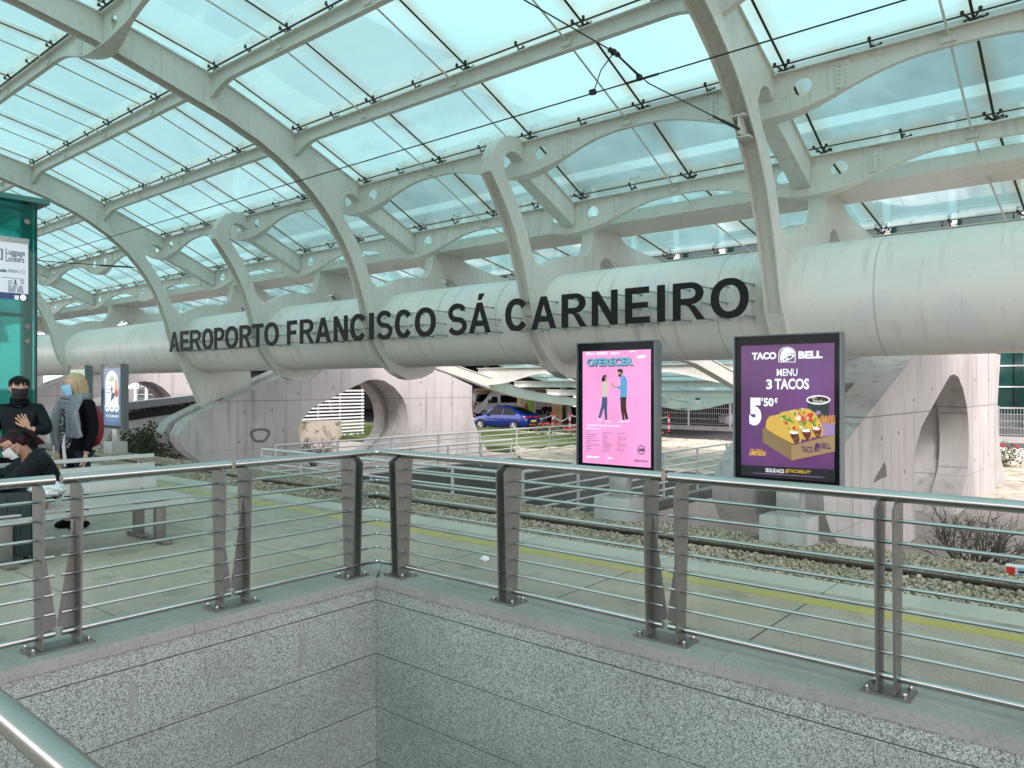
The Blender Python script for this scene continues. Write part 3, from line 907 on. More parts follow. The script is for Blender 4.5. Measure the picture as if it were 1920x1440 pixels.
# glass: one pane per bay, the nearest hundred as panes of their own
GZo = .155
DX = 9.55 / 4
ncol0, ncol1 = -24, 5
GN = [(y, z + GZo) for y, z in NODES]
panes = []
for i in range(ncol0, ncol1):
    xa = -4.06 + DX * i
    for k in range(len(GN) - 1):
        if k in (10, 11, 12): continue            # open between the main roof and the rear wing
        if k > 12 and not (WXA - .3 < xa and xa + DX < WXB + .6): continue
        panes.append((xa, xa + DX, GN[k], GN[k + 1]))
NEAR = [(-8.75, 5.5), (-7.05, 6.3), (-5.31, 7.05), (-3.9, 7.6), (-2.55, 8.07)]  # unseen rows behind the camera, added to dim light from that side
for i in range(ncol0, ncol1):
    for k in range(len(NEAR) - 1): panes.append((-4.06 + DX * i, -4.06 + DX * (i + 1), NEAR[k], NEAR[k + 1]))
def pane_mesh(name, lst):
    vs = []; fs = []; uvs = []
    for xa, xb, p, q in lst:
        g = .006
        d = Vector((q[0] - p[0], q[1] - p[1])); Ld = d.length; d /= Ld
        n2 = Vector((-d.y, d.x)) * .012
        a = Vector(p) + d * g; b = Vector(q) - d * g
        o = len(vs)
        vs += [(xa + g, a.x, a.y), (xb - g, a.x, a.y), (xb - g, b.x, b.y), (xa + g, b.x, b.y)]
        fs.append((o, o + 1, o + 2, o + 3)); uvs += [(0, 0), (1, 0), (1, 1), (0, 1)]
    off = WL[can.name]
    me = bpy.data.meshes.new(name)
    me.from_pydata([(x - off.x, y - off.y, z - off.z) for x, y, z in vs], [], fs)
    uv = me.uv_layers.new(name='UVMap')
    for i, c in enumerate(uvs): uv.data[i].uv = c
    me.materials.append(M['glass_roof'])
    o = bpy.data.objects.new(name, me); COL.objects.link(o); o.parent = can
    return o
def visible(xa, p):
    c = Vector((xa + 1.2, p[0] + 1, p[1])) - Vector((0, 0, EYE))
    dep = -sin(TH) * c.x + cos(TH) * c.y
    if dep < 1: return 1e9
    u = 960 + FPX * (cos(TH) * c.x + sin(TH) * c.y) / dep
    v = 724 - FPX * c.z / dep
    if u < -150 or u > 2070 or v < -150 or p[0] > 16.6: return 1e9
    return dep
panes.sort(key=lambda q: visible(q[0], q[2]))
for q in panes[:96]: pane_mesh('glass_pane', [q])
tag(pane_mesh('far_and_unseen_glass_pane', panes[96:]), kind='stuff')

# dark silicone joints between the panes
mb = MB()
for k in range(1, len(GN)):
    y, z = GN[k]
    xa_, xb_ = (XA + 3, XB) if k < 11 else (WXA, WXB)
    if k != 11 and k != 12: mb.box((xa_, y - .019, z - .012), (xb_, y + .019, z - .002))
for i in range(ncol0, ncol1 + 1):
    x = -4.06 + DX * i
    mb.strip([(y, z - .008) for y, z in GN[:11]], 0, x - .017, x + .017, .012)
mb.build('joint_seal', M['seal'], can, smooth=0)
# slim tie rods beside every joint column
for i in range(ncol0 + 2, ncol1):
    x = -4.06 + DX * i - .26
    if near(x, sup_all) < .5: x -= .0
    mb = MB()
    for k in range(3, 10):
        a, b = NODES[k], NODES[k + 1]
        za = a[1] + (.0 if k == 3 else -.06)
        mb.tube([(x, a[0], za - .02), (x, b[0], b[1] - .08)], .017, 6)
        if k in (4, 5, 6, 7, 8): mb.box((x - .085, a[0] - .04, a[1] - .150), (x + .085, a[0] - .012, a[1] - .075))
    mb.build('tie_rod', M['paint'], can)
# black point fittings that hold the glass
def clamp_double():
    mb = MB()
    mb.tube([(0, 0, 0), (0, 0, .05)], .022, 6)
    for sx in (-1, 1):
        for sy in (-1, 1):
            mb.tube([(0, 0, .04), (sx * .10, sy * .10, .125)], .014, 5)
            mb.tube([(sx * .10, sy * .10, .10), (sx * .10, sy * .10, .152)], .024, 7)
    mb.tube([(.02, -.07, .02), (.16, -.09, .03)], .009, 5); mb.sphere((.17, -.09, .035), .022, 6, 4)
    return mb
def clamp_single():
    mb = MB()
    mb.tube([(0, 0, 0), (0, 0, .05)], .018, 6)
    for sy in (-1, 1):
        mb.tube([(0, 0, .035), (0, sy * .10, .125)], .014, 5)
        mb.tube([(0, sy * .10, .10), (0, sy * .10, .152)], .024, 7)
    mb.tube([(.0, -.06, .02), (.13, -.08, .03)], .009, 5); mb.sphere((.14, -.08, .035), .02, 6, 4)
    return mb
spots = []
for i in range(ncol0, ncol1 + 1):
    for k in range(3, 11):
        y, z = NODES[k]
        x = -4.06 + DX * i
        spots.append((x, y, z, 2)); spots.append((x + DX / 2, y, z, 1))
spots.sort(key=lambda q: visible(q[0] - 1.2, (q[1] - 1, q[2])))
protos = {}
rest = MB()
for n_, (x, y, z, kind) in enumerate(spots):
    if n_ < 96:
        if kind not in protos:
            o = (clamp_double() if kind == 2 else clamp_single()).build('glass_clamp', M['clamp'], can, local=True)
            protos[kind] = o
        else:
            o = share(protos[kind], can)
        o.location = Vector((x, y, z + .012)) - WL[can.name]
    else:
        m_ = clamp_double() if kind == 2 else clamp_single()
        rest.add([(a + x, b + y, c + z + .012) for a, b, c in m_.v], m_.f)
tag(rest.build('distant_glass_clamp', M['clamp'], can), kind='stuff')

# ------------------------------------------------------------------ concrete piers
def pier(Xc, label, tail):
    """two concrete plates with an arched opening, a recessed core between them, a slot for the steel leg in front"""
    t = thing('concrete_pier', label, 'pier', (Xc - .05, 18, GZ), 'concrete piers under the canopy tube')
    out = [(13.9, -1.7), (12.9, -1.35), (11.76, -.72), (11.35, -.38), (11.16, -.11), (11.12, .13), (11.3, .45), (11.62, .66), (12.34, .98), (14.52, 1.89), (15.3, 2.2), (16.4, 2.35), (20.2, 2.35)] + tail
    hole = [(15.35, -2.0), (15.28, -.48), (15.2, .1), (15.3, .4), (15.75, .84), (16.82, 1.29), (17.68, 1.64), (18.14, 1.82), (18.55, 1.86), (18.98, 1.8), (19.45, 1.55), (19.84, 1.18), (20.04, .81), (20.12, .38), (20.06, -.07), (19.9, -.36), (19.4, -.75), (18.6, -1.2), (18.0, -2.0)]
    nose = 10.5 + (0.55 if Xc < -10 else 0)
    sh = nose - 11.12
    out = [(y + sh * max(0, (14.5 - y) / 3.4), z) for y, z in out]
    # the opening reaches the ground, so the outline runs round it
    poly = out + [(18.0, -1.9)] + list(reversed(hole))[1:-1] + [(15.35, -1.9), (13.9, -1.9)]
    def smooth_(pl): return pl
    for s in (1, -1):
        mb = MB()
        x0_ = Xc + s * .675
        sh_ = lambda p, s=s: s * .022 * (p[0] - 18.3)
        mb.prism(smooth_(poly), 0, x0_ - .30, x0_ + .30, shear=sh_)
        p = mb.build('pier_plate', M['concrete'], t, smooth=30)
        if s == 1:
            mb = MB()
            for (y, z) in [(13.2, .75), (14.2, .80), (15.2, 1.35), (16.6, 1.55), (20.8, 1.75), (22.6, 1.75), (20.8, .85), (22.5, .85), (20.8, -.15), (22.5, -.15), (13.0, -.2), (14.6, .1)]:
                xx = x0_ + .30 + .022 * (y - 18.3)
                mb.tube([(xx - .03, y, z), (xx + .0035, y, z)], .034, 8)
            mb.build('tie_hole', M['dark_concrete'], p)
            mb = MB()                     # patched damage on the plate
            if Xc < -10:
                cy, cz = 13.75, -.02
                ring_ = [(cy + .36 * cos(a) * (1 + .15 * sin(3 * a)), cz + .27 * sin(a) * (1 + .12 * cos(2 * a))) for a in [2 * pi * k / 20 for k in range(20)]]
                inn = [(cy + (a - cy) * .72, cz + (b - cz) * .66) for a, b in ring_]
                mb.prism(ring_, 0, x0_ + .2, x0_ + .3035, holes=[inn], shear=sh_)
            else:
                pl = [on_X(u, v, -3.25) for u, v in ((1660, 866), (1663, 878), (1664, 894), (1655, 897), (1641, 906), (1645, 894))]
                mb.prism(pl, 0, x0_ + .2, x0_ + .3035, shear=sh_)
            mb.build('repair_patch', M['dark_concrete'], p)
    core = [(14.3, -1.8), (14.3, 1.66), (15.3, 2.08), (16.4, 2.25), (20.2, 2.25)] + [(a - .18, b - .05) for a, b in tail]
    ch = [(18.55 + (y - 18.0) * 1.0, z) for y, z in hole]
    core_poly = core + [(18.15, -1.9)] + [(y + (.16 if y > 17.8 else -.12), z + (.13 if z > 0 else 0)) for y, z in list(reversed(hole))[1:-1]] + [(15.2, -1.9)]
    mb = MB(); mb.prism(core_poly, 0, Xc - .38, Xc + .38)
    mb.build('pier_core', M['concrete'], t, smooth=30)
    return t
tailL = [(21.74, 2.26), (23.73, 1.62), (23.70, .75), (23.8, .2), (24.1, -.43), (24.36, -.86), (24.75, -1.25), (25.3, -1.7)]
tailR = [(22.0, 2.5), (24.3, 2.45), (23.85, 1.15), (23.9, .6), (24.05, .25), (24.5, -.45), (25.1, -1.05), (25.6, -1.6)]
pier(-4.13, 'pale concrete pier at the right behind the purple taco advertisement', tailR)
pier(-23.2, 'concrete pier with a round opening below the first letters of the airport sign', tailL)
pier(-42.3, 'farthest concrete pier, behind the blue advertisement at the left', tailL)

# ------------------------------------------------------------------ letters on the tube
YL, ZB, ZC = 11.2, 2.665, 3.275
sg = thing('airport_sign', 'big dark letters naming the airport, standing off the round tube on rods', 'sign', (-14, YL, ZB))
EXT = [('A', 318, 335.5), ('E', 338.5, 354), ('R', 356.5, 377), ('O', 379.5, 399), ('P', 402, 420), ('O', 422.5, 446), ('R', 449.5, 471), ('T', 473, 493.5), ('O', 496, 522),
       ('F', 538.5, 556.5), ('R', 562.5, 588.5), ('A', 591.5, 620), ('N', 626, 651.5), ('C', 657, 686.5), ('I', 692.5, 700.5), ('S', 706.5, 735), ('C', 741, 772.5), ('O', 778.5, 816.5),
       ('S', 840.5, 874.5), ('Á', 879.5, 919.5), ('C', 948, 990), ('A', 996.5, 1042.5), ('R', 1053.5, 1100), ('N', 1110, 1157.5), ('E', 1172.5, 1218), ('I', 1232.5, 1246.5), ('R', 1262, 1322), ('O', 1333, 1403.5)]
def glyph(ch, W, H):
    """outline, holes and extra pieces of a bold sans capital in a W x H box"""
    s_ = .215 * H; v = .178 * H
    sx = min(s_, W * .30)
    el = lambda rx, ry, a0, a1, n, cx=W / 2, cy=H / 2: [(cx + rx * (abs(cos(q)) ** .92) * (1 if cos(q) >= 0 else -1), cy + ry * (abs(sin(q)) ** .92) * (1 if sin(q) >= 0 else -1)) for q in [a0 + (a1 - a0) * k / n for k in range(n + 1)]]
    if ch == 'I': return [(0, 0), (W, 0), (W, H), (0, H)], [], []
    if ch == 'E': return [(0, 0), (W, 0), (W, v), (sx, v), (sx, .42 * H), (.92 * W, .42 * H), (.92 * W, .58 * H), (sx, .58 * H), (sx, H - v), (.97 * W, H - v), (.97 * W, H), (0, H)], [], []
    if ch == 'F': return [(0, 0), (sx, 0), (sx, .41 * H), (.90 * W, .41 * H), (.90 * W, .58 * H), (sx, .58 * H), (sx, H - v), (W, H - v), (W, H), (0, H)], [], []
    if ch == 'T': c = W / 2; return [(c - sx / 2, 0), (c + sx / 2, 0), (c + sx / 2, H - v), (W, H - v), (W, H), (0, H), (0, H - v), (c - sx / 2, H - v)], [], []
    if ch == 'N': return [(0, 0), (sx * .95, 0), (sx * .95, .66 * H), (W - sx, 0), (W, 0), (W, H), (W - sx * .95, H), (W - sx * .95, .35 * H), (sx, H), (0, H)], [], []
    if ch in 'AÁ':
        ex = [[(.42 * W, 1.08 * H), (.56 * W, 1.08 * H), (.72 * W, 1.29 * H), (.49 * W, 1.29 * H)]] if ch == 'Á' else []
        return [(0, 0), (.215 * W, 0), (.295 * W, .225 * H), (.705 * W, .225 * H), (.785 * W, 0), (W, 0), (.61 * W, H), (.39 * W, H)], [[(.355 * W, .385 * H), (.645 * W, .385 * H), (.5 * W, .79 * H)]], ex
    if ch == 'O': return el(W / 2, H * .515, 0, 2 * pi, 40)[:-1], [el(W / 2 - sx, H * .515 - v, 0, 2 * pi, 40)[:-1]], []
    if ch == 'C':
        a = radians(37)
        return el(W / 2, H * .515, a, 2 * pi - a, 34) + list(reversed(el(W / 2 - sx, H * .515 - v, a * .92, 2 * pi - a * .92, 34))), [], []
    if ch == 'S':
        th = v * .98; rx = W / 2 - th / 2; ry = .2275 * H
        top = [(W / 2 + rx * .96 * cos(q), .7275 * H + ry * sin(q)) for q in [radians(22) + radians(248 - 22) * k / 18 for k in range(19)]]
        bot = [(W / 2 + rx * cos(q), .2725 * H + ry * sin(q)) for q in [radians(68) - radians(68 + 160) * k / 18 for k in range(19)]]
        path = top + bot
        L_, R_ = [], []
        for k, p in enumerate(path):
            q0, q1 = Vector(path[max(0, k - 1)]), Vector(path[min(len(path) - 1, k + 1)])
            d = (q1 - q0).normalized(); n_ = Vector((-d.y, d.x)) * th / 2
            L_.append(tuple(Vector(p) + n_)); R_.append(tuple(Vector(p) - n_))
        return L_ + R_[::-1], [], []
    arc = lambda cx, cy, rx, ry: [(cx + rx * cos(q), cy + ry * sin(q)) for q in [pi / 2 - pi * k / 12 for k in range(13)]]
    if ch == 'P': return [(0, 0), (0, H)] + arc(.55 * W, .685 * H, .45 * W, .315 * H) + [(sx, .37 * H), (sx, 0)], [[(sx, .84 * H)] + arc(.52 * W, .685 * H, .48 * W - sx, .155 * H) + [(sx, .53 * H)]], []
    if ch == 'R': return [(0, 0), (0, H)] + arc(.56 * W, .71 * H, .39 * W, .29 * H) + [(.68 * W, .38 * H), (W, 0), (.755 * W, 0), (.50 * W, .35 * H), (.40 * W, .41 * H), (sx, .41 * H), (sx, 0)], [[(sx, .84 * H)] + arc(.54 * W, .71 * H, .41 * W - sx, .135 * H) + [(sx, .575 * H)]], []
for ch, ua, ub in EXT:
    xa, xb = on_Y(ua, 620, YL)[0], on_Y(ub, 600, YL)[0]
    outl, hol, extra = glyph(ch, xb - xa, ZC - ZB)
    sh3 = lambda L: [(xa + p[0], ZB + p[1]) for p in L]
    mb = MB()
    mb.prism(sh3(outl), 1, YL - .013, YL + .013, holes=[sh3(h) for h in hol])
    for e_ in extra: mb.prism(sh3(e_), 1, YL - .013, YL + .013)
    L_ = mb.build('letter', M['letter'], sg, smooth=30)
    rows = {'I': (.08, .85), 'T': (.1, .9), 'F': (.1, .9)}.get(ch, (.04, .45, .88))
    small = MB()
    for fz in rows:
        z = ZB + (ZC - ZB) * fz
        for fx in ((.15, .85) if ch not in 'IT' else (.5,)):
            if ch == 'F' and fx > .5: continue
            if ch in 'AÁ' and fz > .6:
                if fx > .5: continue
                fx = .5
            x = xa + (xb - xa) * fx
            ys = TY - sqrt(max(.01, TR ** 2 - (z - TZ) ** 2))
            mb = MB() if ua > 530 else small
            mb.tube([(x, YL + .012, z), (x, ys - .012, z), (x, ys - .011, z), (x, ys + .03, z)], [.013, .013, .03, .03], 7)
            if ua > 530: mb.build('standoff_rod', M['galv'], L_)
    if ua < 530: tag(small.build('standoff_rod', M['galv'], L_), kind='stuff')

# ------------------------------------------------------------------ overhead line
mb = MB(); mb.tube([(-75, 7.4, 5.03), (-4.3, 7.4, 5.03), (14, 7.4, 5.06)], .0085, 6)
mb.tube([(-4.5, 7.4, 5.03), (-4.1, 7.4, 5.03)], .014, 6)
tag(mb.build('overhead_wire', M['wire']), 'thin black overhead wire strung lengthwise above the tram rails', 'wire')
t = thing('span_wire', 'black cross wire with clamps, stretched from the right arch rib over the track', 'wire', (-4.34, 7.4, 5.0))
mb = MB(); mb.tube([(-4.34, 10.12, 5.18), (-4.34, 7.6, 5.05), (-4.34, 6.9, 5.16), (-4.34, 4.6, 5.10), (-4.34, -3, 5.6)], .0075, 6); mb.build('cable', M['wire'], t)
mb = MB(); mb.tube([(-4.34, 10.1, 5.18), (-4.34, 9.55, 5.15)], .022, 8); mb.tube([(-4.34, 9.5, 5.148), (-4.34, 9.3, 5.138)], .016, 8); mb.build('turnbuckle', M['wire'], t)
mb = MB()
for k in range(6): mb.tube([(-4.34, 6.98 - .035 * k, 5.155), (-4.34, 6.965 - .035 * k, 5.155)], .030 if k % 2 else .020, 8)
mb.box((-4.365, 6.84, 5.13), (-4.315, 6.89, 5.18)); mb.build('insulator', M['wire'], t)
mb = MB(); mb.tube([(-4.34, 6.86, 5.14), (-4.62, 7.05, 5.10), (-4.95, 7.4, 5.045)], .007, 6); mb.box((-5.0, 7.37, 5.02), (-4.93, 7.43, 5.07))
mb.tube([(-4.34, 6.9, 5.16), (-4.34, 7.42, 5.06)], .012, 6); mb.box((-4.365, 7.37, 5.025), (-4.315, 7.43, 5.08)); mb.build('dropper', M['wire'], t)
mb = MB(); mb.box((-4.44, 10.22, 5.10), (-4.25, 10.50, 5.125)); mb.box((-4.44, 10.08, 5.36), (-4.25, 10.42, 5.385)); mb.box((-4.36, 10.1, 5.12), (-4.33, 10.4, 5.365)); mb.build('bracket', M['paint'], t)
# second, distant pull-off wire at the far left arch
mb = MB(); mb.tube([(-23.4, 10.2, 5.18), (-23.4, 7.6, 5.06), (-23.4, 6.9, 5.16), (-23.4, 3.6, 5.1), (-23.4, -3, 5.5)], .012, 6)
mb.tube([(-23.4, 10.1, 5.18), (-23.4, 9.2, 5.13)], .026, 6)
tag(mb.build('span_wire', M['wire']), 'farther black cross wire tied to the arch rib above the first letters', 'wire')

# ------------------------------------------------------------------ advertising displays
YS = 9.42                                  # front of the glass
def display(label, ua, ub, poster_mat, art, zt=2.25, zb=.36):
    xa = on_Y(ua, 700, YS)[0]; xb = xa + 1.335
    xc = (xa + xb) / 2
    t = thing('advertising_display', label, 'advertisement', (xc, YS + .1, -.35), 'advertising displays along the track')
    mb = MB(); mb.rbox((xa, YS + .012, zb), (xb, YS + .115, zt), .012); mb.rbox((xa + .02, YS + .118, zb - .02), (xb - .02, YS + .20, zt - .02), .012)
    mb.box((xa - .002, YS, zb), (xa + .012, YS + .03, zt)); mb.box((xb - .012, YS, zb), (xb + .002, YS + .03, zt))
    mb.build('casing', M['casing'], t)
    MB().box((xa + .012, YS, zb + .012), (xb - .012, YS + .012, zt - .012)).build('glass_border', M['gloss_black'], t)
    pa, pb = xa + .09, xb - .085
    pz0, pz1 = zb + .09, zt - .13
    mb = MB(); mb.box((pa, YS - .003, pz0), (pb, YS - .001, pz1)); p = mb.build('poster', poster_mat, t, smooth=0)
    if art: art(p, pa, pb, pz0, pz1)
    MB().box((xa + .014, YS - .040, zb + .014), (xb - .014, YS - .036, zt - .014)).build('cover_glass', M['cover_glass'], t, smooth=0)
    mb = MB(); mb.box((xa - .003, YS - .042, zb), (xa + .0135, YS - .0005, zt)); mb.box((xb - .0135, YS - .042, zb), (xb + .003, YS - .0005, zt)); mb.box((xa + .0136, YS - .042, zt - .0135), (xb - .0136, YS - .0005, zt)); mb.box((xa + .0136, YS - .042, zb), (xb - .0136, YS - .0005, zb + .0135)); mb.build('frame', M['casing'], t)
    mb = MB(); mb.rbox((xc - .15, YS + .06, -.02), (xc + .15, YS + .15, zb), .012); mb.box((xc + .152, YS + .07, -.02), (xc + .19, YS + .14, zb))
    mb.build('post', M['galv'], t)
    mb = MB(); mb.rbox((xc - .30, YS - .12, -.5), (xc + .30, YS + .32, -.02), .02); mb.build('base', M['concrete2'], t)
    return t, xa, xb
# flat inks for the printed posters (the displays are lit from behind)
K = {}
for nm, col, e in (('white', (.80, .80, .82), .30), ('blue', (.10, .36, .62), .2), ('navy', (.02, .05, .14), .05), ('cream', (.70, .58, .44), .2), ('denim', (.06, .11, .24), .12), ('brown', (.06, .025, .02), .08), ('skin', (.58, .33, .24), .2),
                   ('hair', (.015, .01, .01), .02), ('grey', (.30, .16, .28), .1), ('yellow', (.78, .46, .04), .2), ('shell', (.72, .42, .07), .18), ('kraft', (.42, .25, .12), .15), ('kraft2', (.30, .18, .08), .12), ('ink', (.015, .012, .02), .02),
                   ('purple', (.10, .02, .13), .15), ('orange', (.75, .25, .08), .2), ('teal_ink', (.02, .045, .05), .05), ('lilac', (.36, .22, .42), .2), ('skyblue', (.16, .42, .66), .2), ('mint', (.34, .48, .30), .15), ('red_ink', (.60, .04, .03), .15), ('shoe', (.75, .60, .72), .25)):
    K[nm] = flat('ink_' + nm, col, e)
K['pink_bg'] = surf('ink_pink_bg', (.80, .30, .58), .3, layers=[('noise', (.9, 1, .9), (.82, .24, .48), .42, .62, .7), ('noise', (1.6, 1, .6), (.66, .34, .70), .5, .7, .5)], emit=.36)
K['purple_bg'] = surf('ink_purple_bg', (.095, .026, .115), .3, layers=[('noise', (1.1, 1, .9), (.16, .045, .17), .42, .66, .8), ('noise', (1.7, 1, 1.2), (.15, .05, .24), .5, .7, .5)], emit=.25)
K['blue_bg'] = surf('ink_blue_bg', (.07, .12, .28), .3, layers=[('noise', (2, 1, 2), (.10, .20, .40), .45, .65, .7)], emit=.2)
K['green_bg'] = surf('ink_green_bg', (.32, .42, .26), .3, layers=[('noise', (2, 1, 2), (.48, .52, .40), .45, .65, .7)], emit=.2)
K['filling'] = surf('ink_taco_filling', (.75, .48, .08), .4, layers=[('cell', (19, 1, 19), (.62, .05, .03), .62, .66, 1), ('cell', (26, 1, 26), (.12, .30, .03), .72, .76, 1), ('cell', (31, 1, 33), (.80, .76, .60), .84, .87, 1), ('noise', (14, 1, 14), (.30, .08, .03), .60, .64, .8)], emit=.18)
K['meat'] = surf('ink_taco_meat', (.14, .035, .02), .5, layers=[('cell', (42, 1, 42), (.42, .12, .06), .6, .7, 1), ('cell', (50, 1, 50), (.04, .012, .01), .75, .8, 1)], emit=.12)
K['ice'] = surf('ink_cola', (.05, .02, .015), .4, layers=[('cell', (22, 1, 40), (.55, .48, .42), .66, .72, .9)], emit=.1)
K['fries'] = surf('ink_fries', (.66, .24, .07), .4, layers=[('line', 0, .035, .012, 0, (.34, .09, .03), .8), ('noise', (20, 1, 20), (.74, .36, .14), .5, .6, .7)], emit=.15)

def px(sc, u0, v0):
    """photo crop coordinates -> plane of the display fronts"""
    return lambda x, y: on_Y(u0 + x / sc, v0 + y / sc, YS)
def art_piece(name, p, ink, polys, lvl):
    mb = MB()
    for pl in polys: mb.sheet(pl, YS - .003 - .0016 * lvl)
    return mb.build(name, K[ink], p, smooth=0)
def word(p, s, q, x0, y0, x1, y1, ink, lvl=3, bold=.03, slant=0.0):
    a = q(x0, y1); b = q(x1, (y0 + y1) / 2); c = q((x0 + x1) / 2, y0); d = q((x0 + x1) / 2, y1)
    mb = MB(); put_text(mb, s, a[0], d[1], b[0], c[1], YS - .003 - .0016 * lvl, bold, slant=slant)
    return mb.build('lettering', K[ink], p, smooth=0)
def circle(q, cx, cy, rx, ry, n=28, a0=0, a1=2 * pi):
    return [q(cx + rx * cos(a0 + (a1 - a0) * k / n), cy + ry * sin(a0 + (a1 - a0) * k / n)) for k in range(n)]

def art_pink(p, pa, pb, z0, z1):
    q = px(5.145, 1060, 620)
    L = lambda pts: [q(*a) for a in pts]
    word(p, 'Mais', q, 207, 202, 290, 236, 'white', 2, .01); word(p, 'tempo', q, 304, 200, 412, 244, 'white', 2, .03); word(p, 'para', q, 440, 206, 526, 240, 'white', 2, .02)
    word(p, 'OFERECER', q, 212, 266, 664, 348, 'navy', 2, .075); word(p, 'OFERECER', q, 206, 259, 657, 339, 'skyblue', 3, .05)
    word(p, 'OFERECER', q, 208, 262, 655, 336, 'mint', 4, -.028)
    # woman in cream jumper, man in blue shirt
    art_piece('hair', p, 'hair', [L([(362, 440), (380, 424), (398, 430), (404, 450), (396, 470), (388, 492), (352, 492), (354, 462)])], 2)
    art_piece('face', p, 'skin', [L([(386, 442), (402, 444), (403, 462), (400, 478), (388, 482)])], 3)
    art_piece('jumper', p, 'cream', [L([(356, 494), (386, 486), (404, 500), (418, 545), (420, 580), (404, 588), (406, 640), (358, 638), (362, 600), (352, 545)])], 3)
    art_piece('trousers', p, 'denim', [L([(358, 638), (406, 640), (406, 700), (404, 760), (408, 858), (386, 862), (378, 770), (372, 748), (360, 790), (340, 845), (320, 842), (336, 780), (352, 720)])], 2)
    art_piece('shoe', p, 'shoe', [L([(316, 846), (340, 848), (360, 866), (345, 874), (316, 862)]), L([(386, 866), (410, 864), (446, 876), (440, 886), (390, 884)])], 3)
    art_piece('hair', p, 'hair', [L([(502, 386), (520, 368), (548, 370), (560, 392), (556, 414), (544, 420), (540, 400), (512, 398)])], 4)
    art_piece('face', p, 'skin', [L([(510, 398), (540, 398), (546, 426), (540, 440), (518, 432), (508, 414)])], 3)
    art_piece('beard', p, 'hair', [L([(514, 424), (532, 420), (542, 412), (544, 436), (530, 448), (518, 442)])], 5)
    art_piece('shirt', p, 'blue', [L([(536, 444), (556, 430), (584, 442), (600, 490), (598, 560), (596, 640), (532, 640), (536, 570), (500, 552), (496, 536), (534, 536)])], 4)
    art_piece('hand', p, 'skin', [L([(450, 536), (446, 522), (452, 500), (462, 494), (470, 500), (474, 530), (500, 538), (504, 550), (470, 546)])], 5)
    art_piece('trousers', p, 'brown', [L([(532, 640), (592, 640), (588, 700), (592, 770), (612, 852), (586, 860), (566, 790), (576, 862), (556, 866), (538, 760)])], 3)
    art_piece('shoe', p, 'shoe', [L([(514, 880), (548, 860), (580, 866), (582, 886), (520, 888)]), L([(586, 866), (612, 856), (630, 880), (600, 888)])], 5)
    art_piece('shadow_line', p, 'grey', [], 2) if False else None
    word(p, 'O comércio do Largo dos Lóios', q, 205, 900, 530, 932, 'white', 2, .02); word(p, 'espera por si!', q, 206, 932, 342, 955, 'white', 2, .02)
    bars = []
    for cx, rows in ((205, [(976, 35), (1000, 105), (1020, 88), (1040, 66), (1060, 120), (1080, 40), (1102, 132), (1118, 45), (1138, 64), (1154, 38)]), (362, [(986, 96), (1002, 36), (1022, 52), (1038, 56), (1058, 34), (1076, 48), (1092, 84), (1106, 102), (1124, 74), (1142, 60), (1162, 80)]), (504, [(992, 74), (1012, 28), (1032, 90), (1052, 88), (1072, 40), (1094, 92), (1114, 80), (1134, 30), (1152, 66)])):
        for y, wd in rows:
            x = cx
            while x < cx + wd - 4:
                k = min(R(6, 22), cx + wd - x)
                bars.append(L([(x, y - 3), (x + k, y - 2.6), (x + k, y + 3.2), (x, y + 3)])); x += k + 3
    art_piece('small_print', p, 'grey', bars, 2)
    art_piece('small_print', p, 'white', [L([(205, 1206), (266, 1208), (266, 1226), (205, 1224)]), L([(272, 1210), (326, 1212), (326, 1228), (272, 1226)]), L([(410, 1220), (436, 1220), (464, 1236), (410, 1236)]), L([(625, 196), (676, 192), (676, 205), (625, 208)]), L([(690, 245), (775, 232), (770, 262), (700, 268)])], 2)
    mb = MB()
    ro, ri = circle(q, 735, 1150, 37, 43), circle(q, 735, 1150, 31, 36.5)
    mb.prism(ro, 1, YS - .0085, YS - .0075, holes=[ri]); mb.build('logo_ring', K['ink'], p, smooth=0)
    mb = MB()
    pts = [(718, 1164), (718, 1146), (724, 1138), (731, 1142), (732, 1156), (738, 1163), (744, 1158), (745, 1142), (751, 1138), (756, 1146), (756, 1162)]
    mb.tube([(q(*a)[0], YS - .008, q(*a)[1]) for a in pts], .0075, 6); mb.build('logo_mark', K['ink'], p)
    word(p, 'Metro do Porto', q, 675, 1243, 795, 1268, 'ink', 2, .01)

def bell(p, q, x0, y0, x1, y1, ink, back, lvl):
    """bell emblem: rounded arch with a tilted bell and its clapper"""
    X = lambda a: x0 + (x1 - x0) * a
    Y_ = lambda b: y0 + (y1 - y0) * b
    L = lambda pts: [q(X(a), Y_(b)) for a, b in pts]
    arch = [(0, 1), (0, .45)] + [(.5 - .5 * cos(pi * k / 14), .45 - .45 * sin(pi * k / 14)) for k in range(1, 14)] + [(1, .45), (1, 1)]
    inn = [(.5 + (a - .5) * .91, .5 + (b - .5) * .92) for a, b in arch]
    mb = MB(); mb.prism(L(arch), 1, YS - .003 - .0016 * lvl, YS - .0025 - .0016 * lvl, holes=[L(inn)]); mb.build('emblem_border', K[ink], p, smooth=0)
    art_piece('emblem_bell', p, ink, [L([(.12, .52), (.16, .30), (.30, .12), (.52, .06), (.74, .13), (.90, .30), (.94, .42), (.80, .40), (.60, .48), (.40, .62), (.22, .80), (.10, .92), (.10, .70)])], lvl)
    art_piece('emblem_mouth', p, ink, [L([(.16, .90), (.30, .72), (.50, .56), (.72, .46), (.92, .46), (.95, .56), (.84, .70), (.64, .84), (.44, .94), (.22, .97)])], lvl)
    art_piece('emblem_gap', p, back, [L([(.26, .88), (.42, .72), (.62, .60), (.82, .54), (.80, .64), (.62, .78), (.44, .87)])], lvl + 1)
    art_piece('emblem_clapper', p, ink, [L([(.40, .80), (.52, .70), (.62, .72), (.56, .82), (.46, .86)])], lvl + 2)

